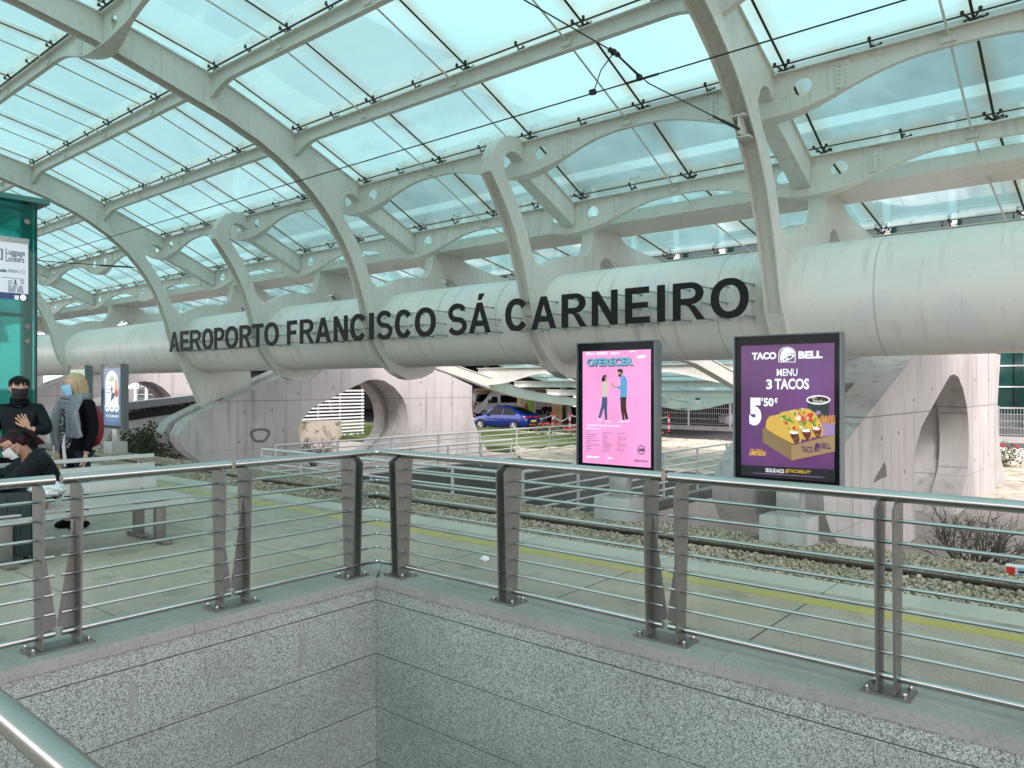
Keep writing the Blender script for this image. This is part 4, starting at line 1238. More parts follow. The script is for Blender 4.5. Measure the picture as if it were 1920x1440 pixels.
def art_taco(p, pa, pb, z0, z1):
    q = px(4.5, 1360, 600)
    L = lambda pts: [q(*a) for a in pts]
    word(p, 'TACO', q, 226, 272, 432, 334, 'white', 2, .055); word(p, 'BELL', q, 617, 261, 822, 325, 'white', 2, .055)
    bell(p, q, 450, 226, 594, 357, 'white', 'purple', 2)
    word(p, 'MENU', q, 435, 411, 610, 473, 'white', 2, .018); word(p, '3', q, 346, 500, 396, 585, 'white', 2, .035); word(p, 'TACOS', q, 418, 493, 708, 586, 'white', 2, .035)
    word(p, '5', q, 203, 655, 306, 890, 'white', 2, .07); word(p, "'", q, 308, 655, 318, 686, 'white', 2, .05); word(p, '50', q, 324, 657, 409, 730, 'white', 2, .045); word(p, '€', q, 414, 657, 443, 701, 'white', 2, .03)
    # cup
    art_piece('cup', p, 'teal_ink', [L([(693, 690), (880, 690), (868, 810), (852, 860), (724, 860), (706, 790)])], 2)
    art_piece('cup_rim', p, 'white', [circle(q, 787, 674, 102, 40)], 3); art_piece('drink', p, 'ice', [circle(q, 787, 674, 88, 29)], 4)
    art_piece('cup_mark', p, 'lilac', [circle(q, 785, 782, 23, 18)], 3)
    # fries in a white sleeve
    art_piece('fries', p, 'fries', [L([(790, 850), (806, 806), (822, 796), (838, 815), (850, 800), (868, 820), (884, 800), (898, 812), (908, 796), (926, 806), (928, 880), (796, 880)])], 3)
    art_piece('sleeve', p, 'lilac', [L([(800, 866), (926, 878), (926, 968), (812, 985)])], 4)
    # tacos
    art_piece('box_side', p, 'kraft2', [L([(313, 915), (345, 905), (570, 1030), (563, 1185), (318, 1032)])], 3)
    for k, (dx, dy) in enumerate(((178, -50), (92, -32), (0, 0))):
        S_ = lambda pts: [q(a + dx, b + dy) for a, b in pts]
        l = 4 + 3 * k
        art_piece('taco_filling', p, 'filling', [S_([(395, 850), (410, 808), (470, 792), (530, 806), (580, 845), (620, 915), (640, 980), (632, 1030), (604, 1048), (560, 1000)])], l)
        art_piece('taco_shell', p, 'shell', [S_([(345, 895), (352, 846), (378, 812), (418, 802), (472, 828), (522, 890), (556, 965), (606, 1047), (560, 1035), (440, 975), (348, 915)])], l + 1)
        art_piece('taco_edge', p, 'shell', [S_([(470, 792), (535, 800), (588, 840), (632, 912), (654, 985), (640, 1036), (628, 1032), (640, 982), (618, 916), (578, 848), (528, 810)])], l + 2)
        art_piece('taco_meat', p, 'meat', [S_([(548, 965), (580, 950), (616, 956), (632, 1000), (622, 1042), (596, 1048)])], l + 2)
    art_piece('taco_cream', p, 'white', [L([(540, 948), (566, 935), (610, 942), (624, 958), (580, 962)]), L([(646, 925), (680, 920), (716, 926), (722, 942), (660, 944)]), L([(738, 908), (770, 900), (802, 912), (800, 926), (750, 926)])], 13)
    art_piece('box_front', p, 'kraft', [L([(563, 1060), (640, 1040), (930, 966), (930, 1108), (563, 1185)])], 14)
    word(p, 'TACO', q, 648, 1064, 744, 1118, 'purple', 15, .03); word(p, 'BELL', q, 820, 1036, 896, 1086, 'purple', 15, .03)
    bell(p, q, 754, 1034, 814, 1112, 'purple', 'kraft', 15)
    art_piece('box_shadow', p, 'ink', [], 2) if False else None
    word(p, 'POR TEMPO', q, 212, 1088, 320, 1106, 'orange', 2, .03); word(p, 'LIMITADO', q, 203, 1106, 340, 1144, 'yellow', 2, .05, .012)
    art_piece('footer', p, 'ink', [[(pa + .002, q(150, 1222)[1]), (pb - .002, q(925, 1262)[1]), (pb - .002, z0 + .003), (pa + .002, z0 + .003)]], 2)
    word(p, 'SEGUE-NOS', q, 340, 1254, 497, 1288, 'white', 3, .02); word(p, '@TACOBELLPT', q, 505, 1262, 716, 1298, 'yellow', 3, .012, .012)
    art_piece('small_print', p, 'lilac', [L([(235, 1288), (840, 1326), (840, 1330), (235, 1292)])], 3)

def art_blue(p, pa, pb, z0, z1):
    q = lambda a, b: (pa + (pb - pa) * a, z1 + (z0 - z1) * b)
    arch = [(.12, .62), (.12, .30)] + [(.5 - .38 * cos(pi * k / 12), .30 - .26 * sin(pi * k / 12) ** .8) for k in range(1, 12)] + [(.88, .30), (.88, .62)]
    art_piece('window_shape', p, 'white', [[q(*a) for a in arch]], 2)
    art_piece('bottle', p, 'orange', [[q(*a) for a in [(.68, .24), (.76, .14), (.84, .24), (.86, .50), (.66, .50)]]], 3)
    art_piece('drawing', p, 'mint', [[q(*a) for a in [(.40, .14), (.62, .14), (.60, .20), (.42, .19)]], [q(*a) for a in [(.30, .19), (.64, .20), (.63, .23), (.30, .23)]]], 3)
    art_piece('berry', p, 'red_ink', [[(q(.50, .36)[0] + .075 * cos(2 * pi * k / 16), q(.5, .36)[1] + .085 * sin(2 * pi * k / 16)) for k in range(16)], [(q(.80, .44)[0] + .085 * cos(2 * pi * k / 16), q(.8, .44)[1] + .085 * sin(2 * pi * k / 16)) for k in range(16)]], 4)
    art_piece('wedge', p, 'navy', [[q(*a) for a in [(.50, .40), (.60, .44), (.74, .40), (.62, .52), (.44, .58)]]], 4)
    art_piece('small_print', p, 'skyblue', [[q(*a) for a in [(.14, y), (.46, y - .01), (.46, y + .005), (.14, y + .015)]] for y in (.30, .36, .42)], 3)
    for k in range(3):
        c = q(.24 + .27 * k, .68)
        art_piece('tub', p, 'white', [[(c[0] + .17 * cos(2 * pi * j / 18), c[1] + .14 * sin(2 * pi * j / 18)) for j in range(18)]], 3 + k)
        art_piece('tub_label', p, 'mint', [[(c[0] - .09, c[1] - .05), (c[0] + .09, c[1] - .05), (c[0] + .09, c[1] + .0), (c[0] - .09, c[1] + .0)]], 7)
    mb = MB(); a = q(.16, .86); b = q(.90, .81); put_text(mb, 'NO TEU MUNDO', a[0], a[1], b[0], b[1], YS - .0085, .03); mb.build('lettering', K['white'], p, smooth=0)
    art_piece('small_print', p, 'skyblue', [[q(*a) for a in [(.16, y), (.90, y), (.90, y + .008), (.16, y + .008)]] for y in (.89, .91)], 2)
def art_green(p, pa, pb, z0, z1):
    q = lambda a, b: (pa + (pb - pa) * a, z1 + (z0 - z1) * b)
    art_piece('picture', p, 'mint', [[q(*a) for a in [(.1, .08), (.9, .05), (.9, .35), (.5, .42), (.1, .3)]]], 2)
    art_piece('stripe', p, 'white', [[q(*a) for a in [(.1, .5), (.9, .5), (.9, .54), (.1, .54)]], [q(*a) for a in [(.1, .6), (.7, .6), (.7, .63), (.1, .63)]]], 2)
display('black framed display with the purple poster of tacos in a box', 1377.5, 1578, K['purple_bg'], art_taco)
display('black framed display with the pink poster of a woman and a man', 1083.5, 1230, K['pink_bg'], art_pink)
display('distant display with the blue poster behind the woman with the scarf', 192, 227, K['blue_bg'], art_blue)
display('distant display with a pale green poster, partly hidden by the blond head', 130, 160, K['green_bg'], art_green)

# ------------------------------------------------------------------ lift shaft of teal glass with its notice
LX, LY0, LY1 = -11.8, .6, 3.80
t = thing('lift_shaft', 'teal glass lift shaft cut by the left edge of the photo', 'lift shaft', (LX - 1, 2.2, 0))
MB().box((LX - 2.2, LY0, 0.02), (LX, LY1 - .001, 4.10)).build('glass_wall', M['teal_glass'], t, smooth=0)
mb = MB(); mb.box((LX - 2.35, LY0 - .2, 4.12), (LX + .12, LY1 + .14, 4.19)); mb.build('roof', M['teal_metal'], t)
for (a, b) in (((LX - .16, LY1 - .14), (LX - .03, LY1 - .03)), ((LX - .1, LY1 - .62), (LX - .03, LY1 - .50)), ((LX - 2.16, LY1 - .16), (LX - 2.05, LY1 - .04))):
    MB().box((a[0], a[1], .02), (b[0], b[1], 4.10)).build('frame_post', M['teal_metal'], t)
for z in (4.0, 3.45, 2.55, 1.2):
    MB().box((LX - .09, LY0, z), (LX - .03, LY1 - .15, z + .05)).build('frame_beam', M['teal_metal'], t)
MB().box((LX - .02, LY1, .02), (LX + .004, LY1 + .018, 4.12)).build('edge_seal', M['seal'], t)
for z in (3.86, 2.42, 2.22, .9):
    mb = MB(); mb.tube([(LX, LY1 - .11, z), (LX + .02, LY1 - .11, z)], .035, 14); mb.build('glass_bolt', M['blade'], t)
# notice hanging on the shaft
XN = LX + .05
t = thing('notice_board', 'white luggage lockers notice with a blue foot strip hung on the teal glass', 'notice', (XN, 3.3, 2.4))
na = lambda u, v: on_X(u, v, XN)
y1_ = na(53, 500)[0]; zt_ = na(50, 448)[1]; zb_ = na(50, 563)[1]
mb = MB(); mb.rbox((XN - .02, y1_ - .9, zt_ - .07), (XN + .012, y1_ + .01, zt_ + .0), .006); mb.build('clip_rail', M['bench'], t)
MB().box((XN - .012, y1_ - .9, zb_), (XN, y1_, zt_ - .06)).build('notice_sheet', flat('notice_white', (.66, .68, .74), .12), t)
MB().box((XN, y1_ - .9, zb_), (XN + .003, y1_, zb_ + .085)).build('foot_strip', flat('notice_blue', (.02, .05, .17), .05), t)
def ytext(s, u0, v0, u1, v1, bold, mat_, name='lettering'):
    a = na(u0, v1); b = na(u1, v0)
    v, f = text_shape(s, bold)
    mb = MB(); mb.add([(XN + .004, a[0] + (b[0] - a[0]) * p[0], a[1] + (b[1] - a[1]) * p[1]) for p in v], f)
    mb.build(name, mat_, t, smooth=0)
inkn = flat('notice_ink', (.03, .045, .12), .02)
ytext('Luggage', 10.5, 470, 46.5, 480, .012, inkn); ytext('Lockers', 10.5, 482, 45, 489.5, .012, inkn)
ytext('ade', 0, 504, 12, 509.5, .04, inkn); ytext('station (-1)', 14, 505.5, 46, 512.5, .0, inkn)
a = na(-8, 486); b = na(5, 467)
mb = MB()
for (p0, p1) in (((a[0], a[1]), (b[0], a[1] + .012)), ((a[0], b[1] - .012), (b[0], b[1])), ((b[0] - .015, a[1]), (b[0], b[1]))): mb.box((XN + .001, p0[0], p0[1]), (XN + .004, p1[0], p1[1]))
mb.build('pictogram', inkn, t, smooth=0)
mb = MB(); a = na(2, 520); b = na(44, 519.4); mb.box((XN + .001, a[0], a[1]), (XN + .003, b[0], a[1] + .006)); mb.build('rule', inkn, t, smooth=0)
for k, u in enumerate((15.5, 26, 38)):
    p0, p1 = na(u, 533), na(u + 6.5, 525)
    mb = MB()
    if k == 1: mb.prism([(p0[0], p0[1]), (p1[0], p0[1]), (p1[0] - .03, p1[1]), (p0[0] + .03, p1[1])], 0, XN + .001, XN + .004, holes=[[(p0[0] + .03, p0[1] + .02), (p1[0] - .03, p0[1] + .02), ((p0[0] + p1[0]) / 2, p1[1] - .03)]])
    else:
        c = ((p0[0] + p1[0]) / 2, (p0[1] + p1[1]) / 2); w2, h2 = (p1[0] - p0[0]) / 2, (p1[1] - p0[1]) / 2
        N_ = 4 if k == 0 else 18; ph = pi / 4 if k == 0 else 0; sc_ = 1.3 if k == 0 else 1
        f_ = lambda s_: [(c[0] + w2 * sc_ * s_ * cos(ph + 2 * pi * j / N_), c[1] + h2 * s_ * sin(ph + 2 * pi * j / N_)) for j in range(N_)]
        mb.prism(f_(1), 0, XN + .001, XN + .004, holes=[f_(.72)])
    mb.build('pictogram', inkn, t, smooth=0)
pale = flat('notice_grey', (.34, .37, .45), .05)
mb = MB()
for v in (537, 541.5, 546):
    a, b = na(15, v + 1.2), na(44 - (v % 3), v - 1)
    x = a[0]
    while x < b[0] - .03:
        k = min(R(.03, .11), b[0] - x); mb.box((XN + .001, x, a[1]), (XN + .003, x + k, b[1])); x += k + .018
mb.build('small_print', pale, t, smooth=0)
a, b = na(27, 561.5), na(35, 554)
mb = MB()
for i in range(3): mb.box((XN + .003, a[0], a[1] + (b[1] - a[1]) * i / 3 + .003), (XN + .006, b[0], a[1] + (b[1] - a[1]) * (i + .75) / 3))
mb.build('emblem', K['white'], t, smooth=0)
c = na(43, 558); mb = MB(); mb.prism([(c[0] + .035 * cos(2 * pi * k / 18), c[1] + .042 * sin(2 * pi * k / 18)) for k in range(18)], 0, XN + .003, XN + .006); mb.build('emblem', K['white'], t, smooth=0)

# ------------------------------------------------------------------ bench
t = thing('metal_bench', 'pale metal slatted bench in front of the woman with the scarf', 'bench', (-8.05, 3.0, 0))
BY0, BY1 = 1.95, 3.90
def slat_back(z, h, x, tilt):
    mb = MB(); m = Matrix.Translation((x, (BY0 + BY1) / 2, z)) @ Matrix.Rotation(tilt, 4, 'Y')
    mb.rbox((-.012, -(BY1 - BY0) / 2, -h / 2), (.012, (BY1 - BY0) / 2, h / 2), .006, m=m); return mb
for z, h, x in ((.83, .045, -8.475), (.70, .115, -8.455), (.54, .12, -8.425)):
    slat_back(z, h, x, -.16).build('back_slat', M['bench'], t)
for k in range(7):
    xx = -8.34 + .105 * k
    MB().rbox((xx - .023, BY0, .435), (xx + .023, BY1 + .03, .458), .006).build('seat_slat', M['bench'], t)
for yy in (2.25, 3.62):
    mb = MB(); mb.box((-8.36, yy - .03, .37), (-7.68, yy + .03, .432)); mb.build('seat_bearer', M['blade'], t)
    for xx in (-8.22, -7.74):
        mb = MB(); mb.rbox((xx - .035, yy - .05, .03), (xx + .035, yy + .05, .37), .006); mb.rbox((xx - .19, yy - .045, 0.002), (xx + .19, yy + .045, .05), .008); mb.build('leg', M['blade'], t)
for yy in (2.1, 3.74):
    mb = MB(); mb.tube([(-8.34, yy, .42), (-8.41, yy, .46), (-8.44, yy, .56), (-8.50, yy, .84)], .018, 8); mb.build('back_support', M['blade'], t)
MB().box((-7.64, BY0, .395), (-7.615, BY1 + .03, .433)).build('seat_edge', M['bench'], t)

# ------------------------------------------------------------------ people
def skin_mesh(name, chains, mat, parent, sub=2, link=True):
    """one continuous surface grown round jointed chains: each chain is a list of (x, y, z, r, name-or-None);
    a first entry that is a string continues from that named joint"""
    vs = []; es = []; rs = []; roots = []; names = {}
    for ch in chains:
        prev = None
        for p in ch:
            if isinstance(p, str): prev = names[p]; continue
            vs.append(p[:3]); rs.append(p[3] if isinstance(p[3], tuple) else (p[3], p[3]))
            i = len(vs) - 1
            if len(p) > 4 and p[4]: names[p[4]] = i
            if prev is not None: es.append((prev, i))
            else: roots.append(i)
            prev = i
    me = bpy.data.meshes.new(name)
    me.from_pydata(vs, es, [])
    o = bpy.data.objects.new(name, me)
    COL.objects.link(o)
    sk = o.modifiers.new('skin', 'SKIN'); sk.use_smooth_shade = True
    for i, r in enumerate(rs):
        d = me.skin_vertices[0].data[i]
        d.radius = r; d.use_root = i in roots
    sb = o.modifiers.new('sub', 'SUBSURF'); sb.levels = sub; sb.render_levels = sub
    me.materials.append(mat)
    dg = bpy.context.evaluated_depsgraph_get()
    m2 = bpy.data.meshes.new_from_object(o.evaluated_get(dg))
    o.modifiers.clear()
    o.data = m2
    bpy.data.meshes.remove(me)
    m2.name = name
    if not len(m2.materials): m2.materials.append(mat)
    o.parent = parent
    return o

def face_frame(parent, c, yaw, pitch):
    return Matrix.Translation(c) @ Matrix.Rotation(yaw, 4, 'Z') @ Matrix.Rotation(pitch, 4, 'X')
def headpart(name, m, fn, mat, parent):
    mb = MB(); fn(mb)
    mb.v = [tuple(m @ Vector(p)) for p in mb.v]
    return mb.build(name, mat, parent, local=True, smooth=60)
# head frame: +Y is where the face looks, origin at the centre of the skull
def hair_short(mb):
    def fn(p, d):
        k = 1 + .035 * sin(d.x * 19 + d.z * 13) * sin(d.y * 17)
        if d.y > .25 and d.z < .42: k *= .86
        if d.z < -.15: k *= .80
        return Vector((p.x * k, p.y * k, p.z * k))
    mb.sphere((0, -.012, .028), (.094, .112, .108), 28, 18, fn=fn)
    for i in range(30):                      # fringe and side locks lying close to the head
        a = R(-1.5, 1.5)
        d = Vector((sin(a), cos(a), 0))
        mb.tube([(d.x * .070, -.01 + d.y * .088, .098), (d.x * .088, -.008 + d.y * .106, .074 + R(-.008, .008)), (d.x * .091 + R(-.006, .006), -.006 + d.y * .104, .050 + R(-.012, .008) - .03 * abs(a))], [.010, .011, .003], 5)
def hair_long(mb):
    def fn(p, d):
        k = 1 + .02 * sin(d.x * 25 + d.z * 9)
        if d.y > .45 and d.z < .45: k *= .82
        return p * k
    mb.sphere((0, -.014, .024), (.092, .112, .106), 28, 18, fn=fn)
    for i in range(110):
        a = R(1.2, 5.08)
        d = Vector((sin(a), cos(a), 0))
        s = R(.9, 1.04)
        p0 = Vector((d.x * .06, -.02 + d.y * .07, .105))
        p1 = Vector((d.x * .094 * s, -.014 + d.y * .110 * s, .02))
        p2 = Vector((d.x * .098 * s, -.020 + d.y * .112 * s, -.07))
        p3 = Vector((d.x * .092 * s + R(-.014, .014), -.03 + d.y * .10 * s, -.165 + R(-.045, .03)))
        mb.tube([p0, p1, p2, p3], [.008, .010, .010, .002], 5)
def hair_tied(mb):
    def fn(p, d):
        k = 1 + .015 * sin(d.x * 30)
        if d.y > .35 and d.z < .35: k *= .84
        if d.z < -.2 and d.y > -.1: k *= .82
        if d.y < -.2 and d.z < 0: k *= 1.04
        return p * k
    mb.sphere((0, -.016, .024), (.092, .112, .104), 28, 18, fn=fn)
def pony(mb):
    for i in range(40):
        a, b = R(-.03, .03), R(-.03, .03)
        mb.tube([(a * .4, -.115 + b * .3, .045), (a, -.145, .04 + b), (a * 1.4, -.180, -.02 + b), (a * 1.3 + R(-.01, .01), -.175 + b, -.115 + R(-.03, .02))], [.012, .016, .014, .004], 5)
def mask_fn(mb):
    vs = []; fs = []
    nu, nv = 12, 8
    for j in range(nv + 1):
        for i in range(nu + 1):
            a = (i / nu - .5) * 2; b = j / nv
            z = -.005 - .108 * b + .012 * abs(a) * (1 - b)
            y = .108 * cos(a * 1.15) ** .8 + .020 * (1 - abs(a)) * sin(pi * min(1, b * 1.1 + .1)) - .012 * b
            x = .088 * sin(a * 1.15)
            y += .0025 * sin(b * 24) * (1 - abs(a))
            vs.append((x * (1 - .18 * b ** 2), y, z))
    for j in range(nv):
        for i in range(nu):
            a = j * (nu + 1) + i
            fs.append((a, a + 1, a + nu + 2, a + nu + 1))
    mb.add(vs, fs)
def loops_fn(mb, sides=(-1,)):
    for s in sides:
        mb.tube([(s * .070, .052, -.012), (s * .086, .02, .0), (s * .091, -.016, .006), (s * .089, -.014, -.018), (s * .084, .01, -.05), (s * .062, .050, -.095)], .0024, 5)
def eyes_fn(mb):
    for s in (-1, 1): mb.sphere((s * .032, .082, .012), (.013, .008, .0075), 10, 6)
def iris_fn(mb):
    for s in (-1, 1): mb.sphere((s * .032, .0885, .012), (.006, .004, .006), 8, 5)
def brow_fn(mb):
    for s in (-1, 1): mb.tube([(s * .014, .094, .030), (s * .032, .0935, .036), (s * .052, .078, .031)], [.0035, .0045, .002], 6)
def head_chain(c, m, r=1.0):
    """skull, face and neck joints of a body for a head frame"""
    P = lambda x, y, z: tuple(m @ Vector((x, y, z)))
    return P
def add_head(bodychains, neck_name, m, sc=1.0):
    P = lambda x, y, z, r: (*(m @ Vector((x, y, z))), r)
    bodychains.append([neck_name, P(0, -.03, -.12, .052), P(0, -.004, -.055, (.080, .086)), P(0, -.002, .0, (.098, .108)), P(0, -.004, .05, (.096, .106)), P(0, -.008, .098, (.056, .062))])
    # nose, chin and ears grow as short chains of their own, rooted inside the head
    bodychains.append([P(0, .060, .006, .014), P(0, .098, -.012, .010), P(0, .114, -.024, .0085)])
    bodychains.append([P(0, .03, -.07, .034), P(0, .066, -.092, .024)])
    for s in (-1, 1):
        bodychains.append([P(s * .066, -.006, -.002, .010), P(s * .089, -.014, .010, (.007, .013)), P(s * .086, -.012, -.020, .006)])
def hand(chains, wrist, pdir, side, nrm, L=.18, spread=.26, curl=.25):
    """palm with four unequal fingers and a thumb off its side; pdir points to the fingertips"""
    w_ = Vector(wrist); d = Vector(pdir).normalized(); n_ = Vector(nrm).normalized(); s_ = d.cross(n_).normalized() * side
    pl = L * .52
    for k, (off, ln, sp) in enumerate(((-.030, .40, -spread), (-.010, .47, -spread * .35), (.010, .44, spread * .3), (.028, .35, spread * .95))):
        b0 = w_ + d * .022 + s_ * off * .55
        b1 = w_ + d * pl + s_ * off
        dd = (d + s_ * sp).normalized()
        p1 = b1 + (dd + n_ * curl * .3).normalized() * (L * ln * .42)
        p2 = p1 + (dd + n_ * curl).normalized() * (L * ln * .34)
        p3 = p2 + (dd + n_ * curl * 1.9).normalized() * (L * ln * .26)
        chains.append([(*b0, .017), (*b1, .0125), (*p1, .0092), (*p2, .0085), (*p3, .0068)])
    t0 = w_ + d * .03 - s_ * .02
    t1 = w_ + d * .062 - s_ * .048 + n_ * .012
    t2 = t1 + (d * .8 - s_ * .62 + n_ * .2).normalized() * .034
    t3 = t2 + (d * .95 - s_ * .25 + n_ * .3).normalized() * .027
    chains.append([(*t0, .017), (*t1, .0125), (*t2, .0100), (*t3, .0078)])
    chains.append([(*(w_ - d * .03), .024), (*(w_ + d * .035), (.030, .020)), (*(w_ + d * pl * .92), (.030, .016))])

def standing(label, loc, yaw, H, head_yaw, head_pitch, skinm, hair, mask, jacket, legs_mat, arms, hands_spec, extra=None, hairmat=None):
    """local frame: +Y forward, +X to the person's right hand... scaled to the height H"""
    t = thing('person', label, 'person', loc, rotz=yaw)
    k = H / 1.72
    t.scale = (k, k, k)
    hc = (0, .035, 1.595)
    m = face_frame(t, hc, head_yaw, head_pitch)
    body = [[(0, 0, .95, .10, 'pelvis'), (0, 0, 1.10, .095), (0, -.01, 1.27, .10, 'chest'), (0, -.015, 1.40, .075, 'neck')]]
    for s in (-1, 1):
        body.append(['pelvis', (s * .095, 0, .86, .075), (s * .10, .01, .50, .055), (s * .105, -.01, .12, .04), (s * .11, .10, .035, .035)])
    for s, arm in zip((-1, 1), arms):
        body.append(['chest', (s * .16, -.015, 1.37, .058), (*arm[0], .044), (*arm[1], .030)])
    add_head(body, 'neck', m)
    for hs in hands_spec: hand(body, *hs)
    skin_mesh('body', body, skinm, t)
    # jacket over trunk and arms
    jk = [[(0, 0, .62 if jacket[1] == 'long' else .86, (.215, .165), 'hem'), (0, 0, .96, (.178, .13)), (0, 0, 1.12, (.172, .13)), (0, -.012, 1.28, (.185, .135), 'chest'), (0, -.02, 1.40, (.10, .085)), (0, -.012, 1.462, .078)]]
    for s, arm in zip((-1, 1), arms):
        a0 = Vector((s * .175, -.015, 1.365)); e = Vector(arm[0]); wv = Vector(arm[1])
        jk.append(['chest', (*a0, .082), (*((a0 + e) / 2), .075), (*e, .066), (*((e + wv) / 2), .056), (*(e + (wv - e) * .90), .046)])
    skin_mesh('jacket', jk, jacket[0], t)
    tr = [[(0, 0, .97, (.155, .115), 'p'), (0, 0, .90, (.155, .115))]]
    for s in (-1, 1): tr.append(['p', (s * .098, 0, .80, .098), (s * .102, .01, .49, .072), (s * .105, -.01, .11, .056)])
    skin_mesh('trousers', tr, legs_mat, t)
    for s in (-1, 1):
        mb = MB(); mb.sphere((s * .108, .055, .045), (.048, .135, .05), 12, 8); mb.v = [(a, b, max(c, .004)) for a, b, c in mb.v]
        mb.build('shoe', M['dark_cloth'], t, local=True)
    headpart('hair', m, hair, hairmat, t)
    mk = headpart('face_mask', m, mask_fn, mask, t); headpart('ear_loop', m, loops_fn, mask, mk); headpart('ear_loop', m, lambda b: loops_fn(b, (1,)), mask, mk)
    ey = headpart('eye', m, eyes_fn, M['eye_white'], t); headpart('iris', m, iris_fn, M['eye'], ey); headpart('eyebrow', m, brow_fn, hairmat, t)
    return t, m

# facing directions as seen from the camera: yaw 0 looks along +Y; the camera's right is +X+Y
RIGHT_YAW = atan2(-cos(TH), sin(TH))          # facing the right edge of the picture
def yaw_to(right, toward):
    """yaw of a figure whose front points so far to the picture's right and toward the camera"""
    d = Vector((cos(TH) * right + sin(TH) * toward, sin(TH) * right - cos(TH) * toward))
    return atan2(-d.x, d.y)

def ground_at(u, depth):
    d = ray(u, 724) * depth
    return (d.x, d.y, 0)
# woman with grey scarf, facing the left of the picture
p2, m2_ = standing('blond woman in a blue mask and a large grey scarf standing behind the bench', ground_at(144, 8.55), yaw_to(-.42, .91), 1.745, radians(-22), radians(-4), M['skin'], hair_long, M['mask_blue'],
                   (M['dark_cloth'], 'long'), M['jeans'], [((-.225, -.03, 1.09), (-.215, .05, .82)), ((.215, -.03, 1.09), (.205, .06, .82))], [((-.215, .05, .81), (0, .2, -1), 1, (.6, .6, 0)), ((.205, .06, .81), (0, .2, -1), -1, (-.6, .6, 0))], hairmat=M['hair_blond'])
mb = MB()                                   # speckled top shows between the jacket fronts
mb.sphere((.02, .085, 1.12), (.115, .085, .30), 16, 12); mb.build('patterned_top', M['print_top'], p2, local=True)
sc = MB()
for i in range(26):                         # wraps round the neck
    h = R(-.05, .06); r0 = R(.095, .135)
    sc.tube([(r0 * 1.10 * cos(a) + .005, .01 + r0 * sin(a), 1.425 + h + .02 * sin(a * 2 + i) - .035 * max(0, sin(a))) for a in [2 * pi * k / 18 for k in range(18)]], R(.016, .026), 5, close=True)
for i in range(40):                         # long end falling over the left shoulder, in folds
    x = -R(.05, .27); d = x + .15
    sc.tube([(x * .75, .12 - abs(d) * .3, 1.44 + R(-.02, .03)), (x * .95, .165 - d * .2, 1.32), (x * 1.08, .17 - d * .25 + R(-.012, .012), 1.18), (x * 1.22 + R(-.02, .02), .165 - d * .2 + R(-.01, .01), 1.04 + R(-.025, .03))], [.020, .024, .024, .014], 5)
for i in range(22):
    x = R(.09, .19)
    sc.tube([(x * .7, .11, 1.42 + R(-.02, .02)), (x, .145, 1.28), (x * 1.1, .15 + R(-.01, .01), 1.10), (x * 1.12 + R(-.015, .015), .14, .90 + R(-.05, .05))], [.018, .021, .02, .010], 5)
sc.build('scarf', M['scarf'], p2, local=True, smooth=80)
mb = MB(); mb.tube([(-.06, .185, 1.05), (-.05, .19, .92), (-.07, .19, .80), (-.06, .18, .70)], [.008, .016, .020, .012], 6); mb.tube([(.15, .16, .92), (.155, .16, .83)], .010, 5); mb.build('white_cord', M['mask_white'], p2, local=True)
bp = MB()
bp.sphere((-.05, -.17, 1.12), (.13, .085, .23), 16, 12, fn=lambda p, d: Vector((p.x * (1 + .1 * abs(d.z)), p.y, p.z)))
bp.tube([(-.13, -.10, 1.36), (-.15, .02, 1.40), (-.15, .10, 1.25)], .014, 6)
bq = bp.build('backpack', M['red_bag'], None)
bq.location = p2.location; bq.rotation_euler = p2.rotation_euler; bq.scale = p2.scale
tag(bq, 'red backpack on the back of the woman with the grey scarf', 'backpack')

# dark-haired person in black, one hand on the chest
arms1 = [((-.27, .08, 1.13), (-.125, .245, 1.17)), ((.245, -.01, 1.12), (.22, .12, .90))]
p1, m1_ = standing('dark haired person in a black mask and puffer jacket with one hand on the chest', ground_at(37, 8.0), yaw_to(.42, .91), 1.70, radians(18), 0, M['skin'], hair_short, surf('black_mask', (.010, .010, .011), .8),
                   (M['puffer'], 'short'), M['dark_cloth'], arms1, [((-.12, .255, 1.18), (.42, .20, .75), -1, (.1, -1, .25), .175, .28, .14), ((.22, .12, .89), (0, .3, -1), -1, (-.6, .6, 0))], hairmat=M['hair_black'])
mb = MB()
for i in range(10): mb.tube([(.070 * cos(a), .012 + .078 * sin(a), 1.43 + .006 * i) for a in [2 * pi * k / 16 for k in range(16)]], .022, 5, close=True)
mb.build('collar', M['puffer'], p1, local=True)

# seated woman bent over a suitcase
loc = (-7.98, 2.66, 0)
pz = thing('person', 'seated woman with plum ponytail and white mask bending over the dark suitcase', 'person', loc, rotz=yaw_to(-.82, .58))
mS = face_frame(pz, (-.03, .26, 1.065), radians(6), radians(-34))
el = [(-.30, .30, .72), (.27, .34, .72)]
wr = [(-.10, .52, .70), (.05, .56, .70)]
body = [[(0, 0, .52, .13, 'pelvis'), (0, .04, .66, .125), (0, .08, .83, .14, 'chest'), (-.01, .15, .945, .075, 'neck')]]
knee = [(-.15, .40, .50), (.34, .30, .50)]
foot = [(-.16, .42, .09), (.52, .40, .08)]
for i, s in enumerate((-1, 1)):
    kx, fx = knee[i], foot[i]
    body.append(['pelvis', (s * .10, .06, .50, .09), (*kx, .062), ((kx[0] + fx[0]) / 2, (kx[1] + fx[1]) / 2, .29, .052), (*fx, .04), (fx[0] + .03, fx[1] + .12, .035, .034)])
    body.append(['chest', (s * .18, .08, .89, .058), (*el[i], .043), (*wr[i], .029)])
add_head(body, 'neck', mS)
hand(body, wr[0], (.75, .35, -.1), 1, (0, .2, -1), .175, .18, .3)
hand(body, wr[1], (-.75, .35, -.1), -1, (0, .2, -1), .175, .18, .3)
skin_mesh('body', body, M['skin2'], pz)
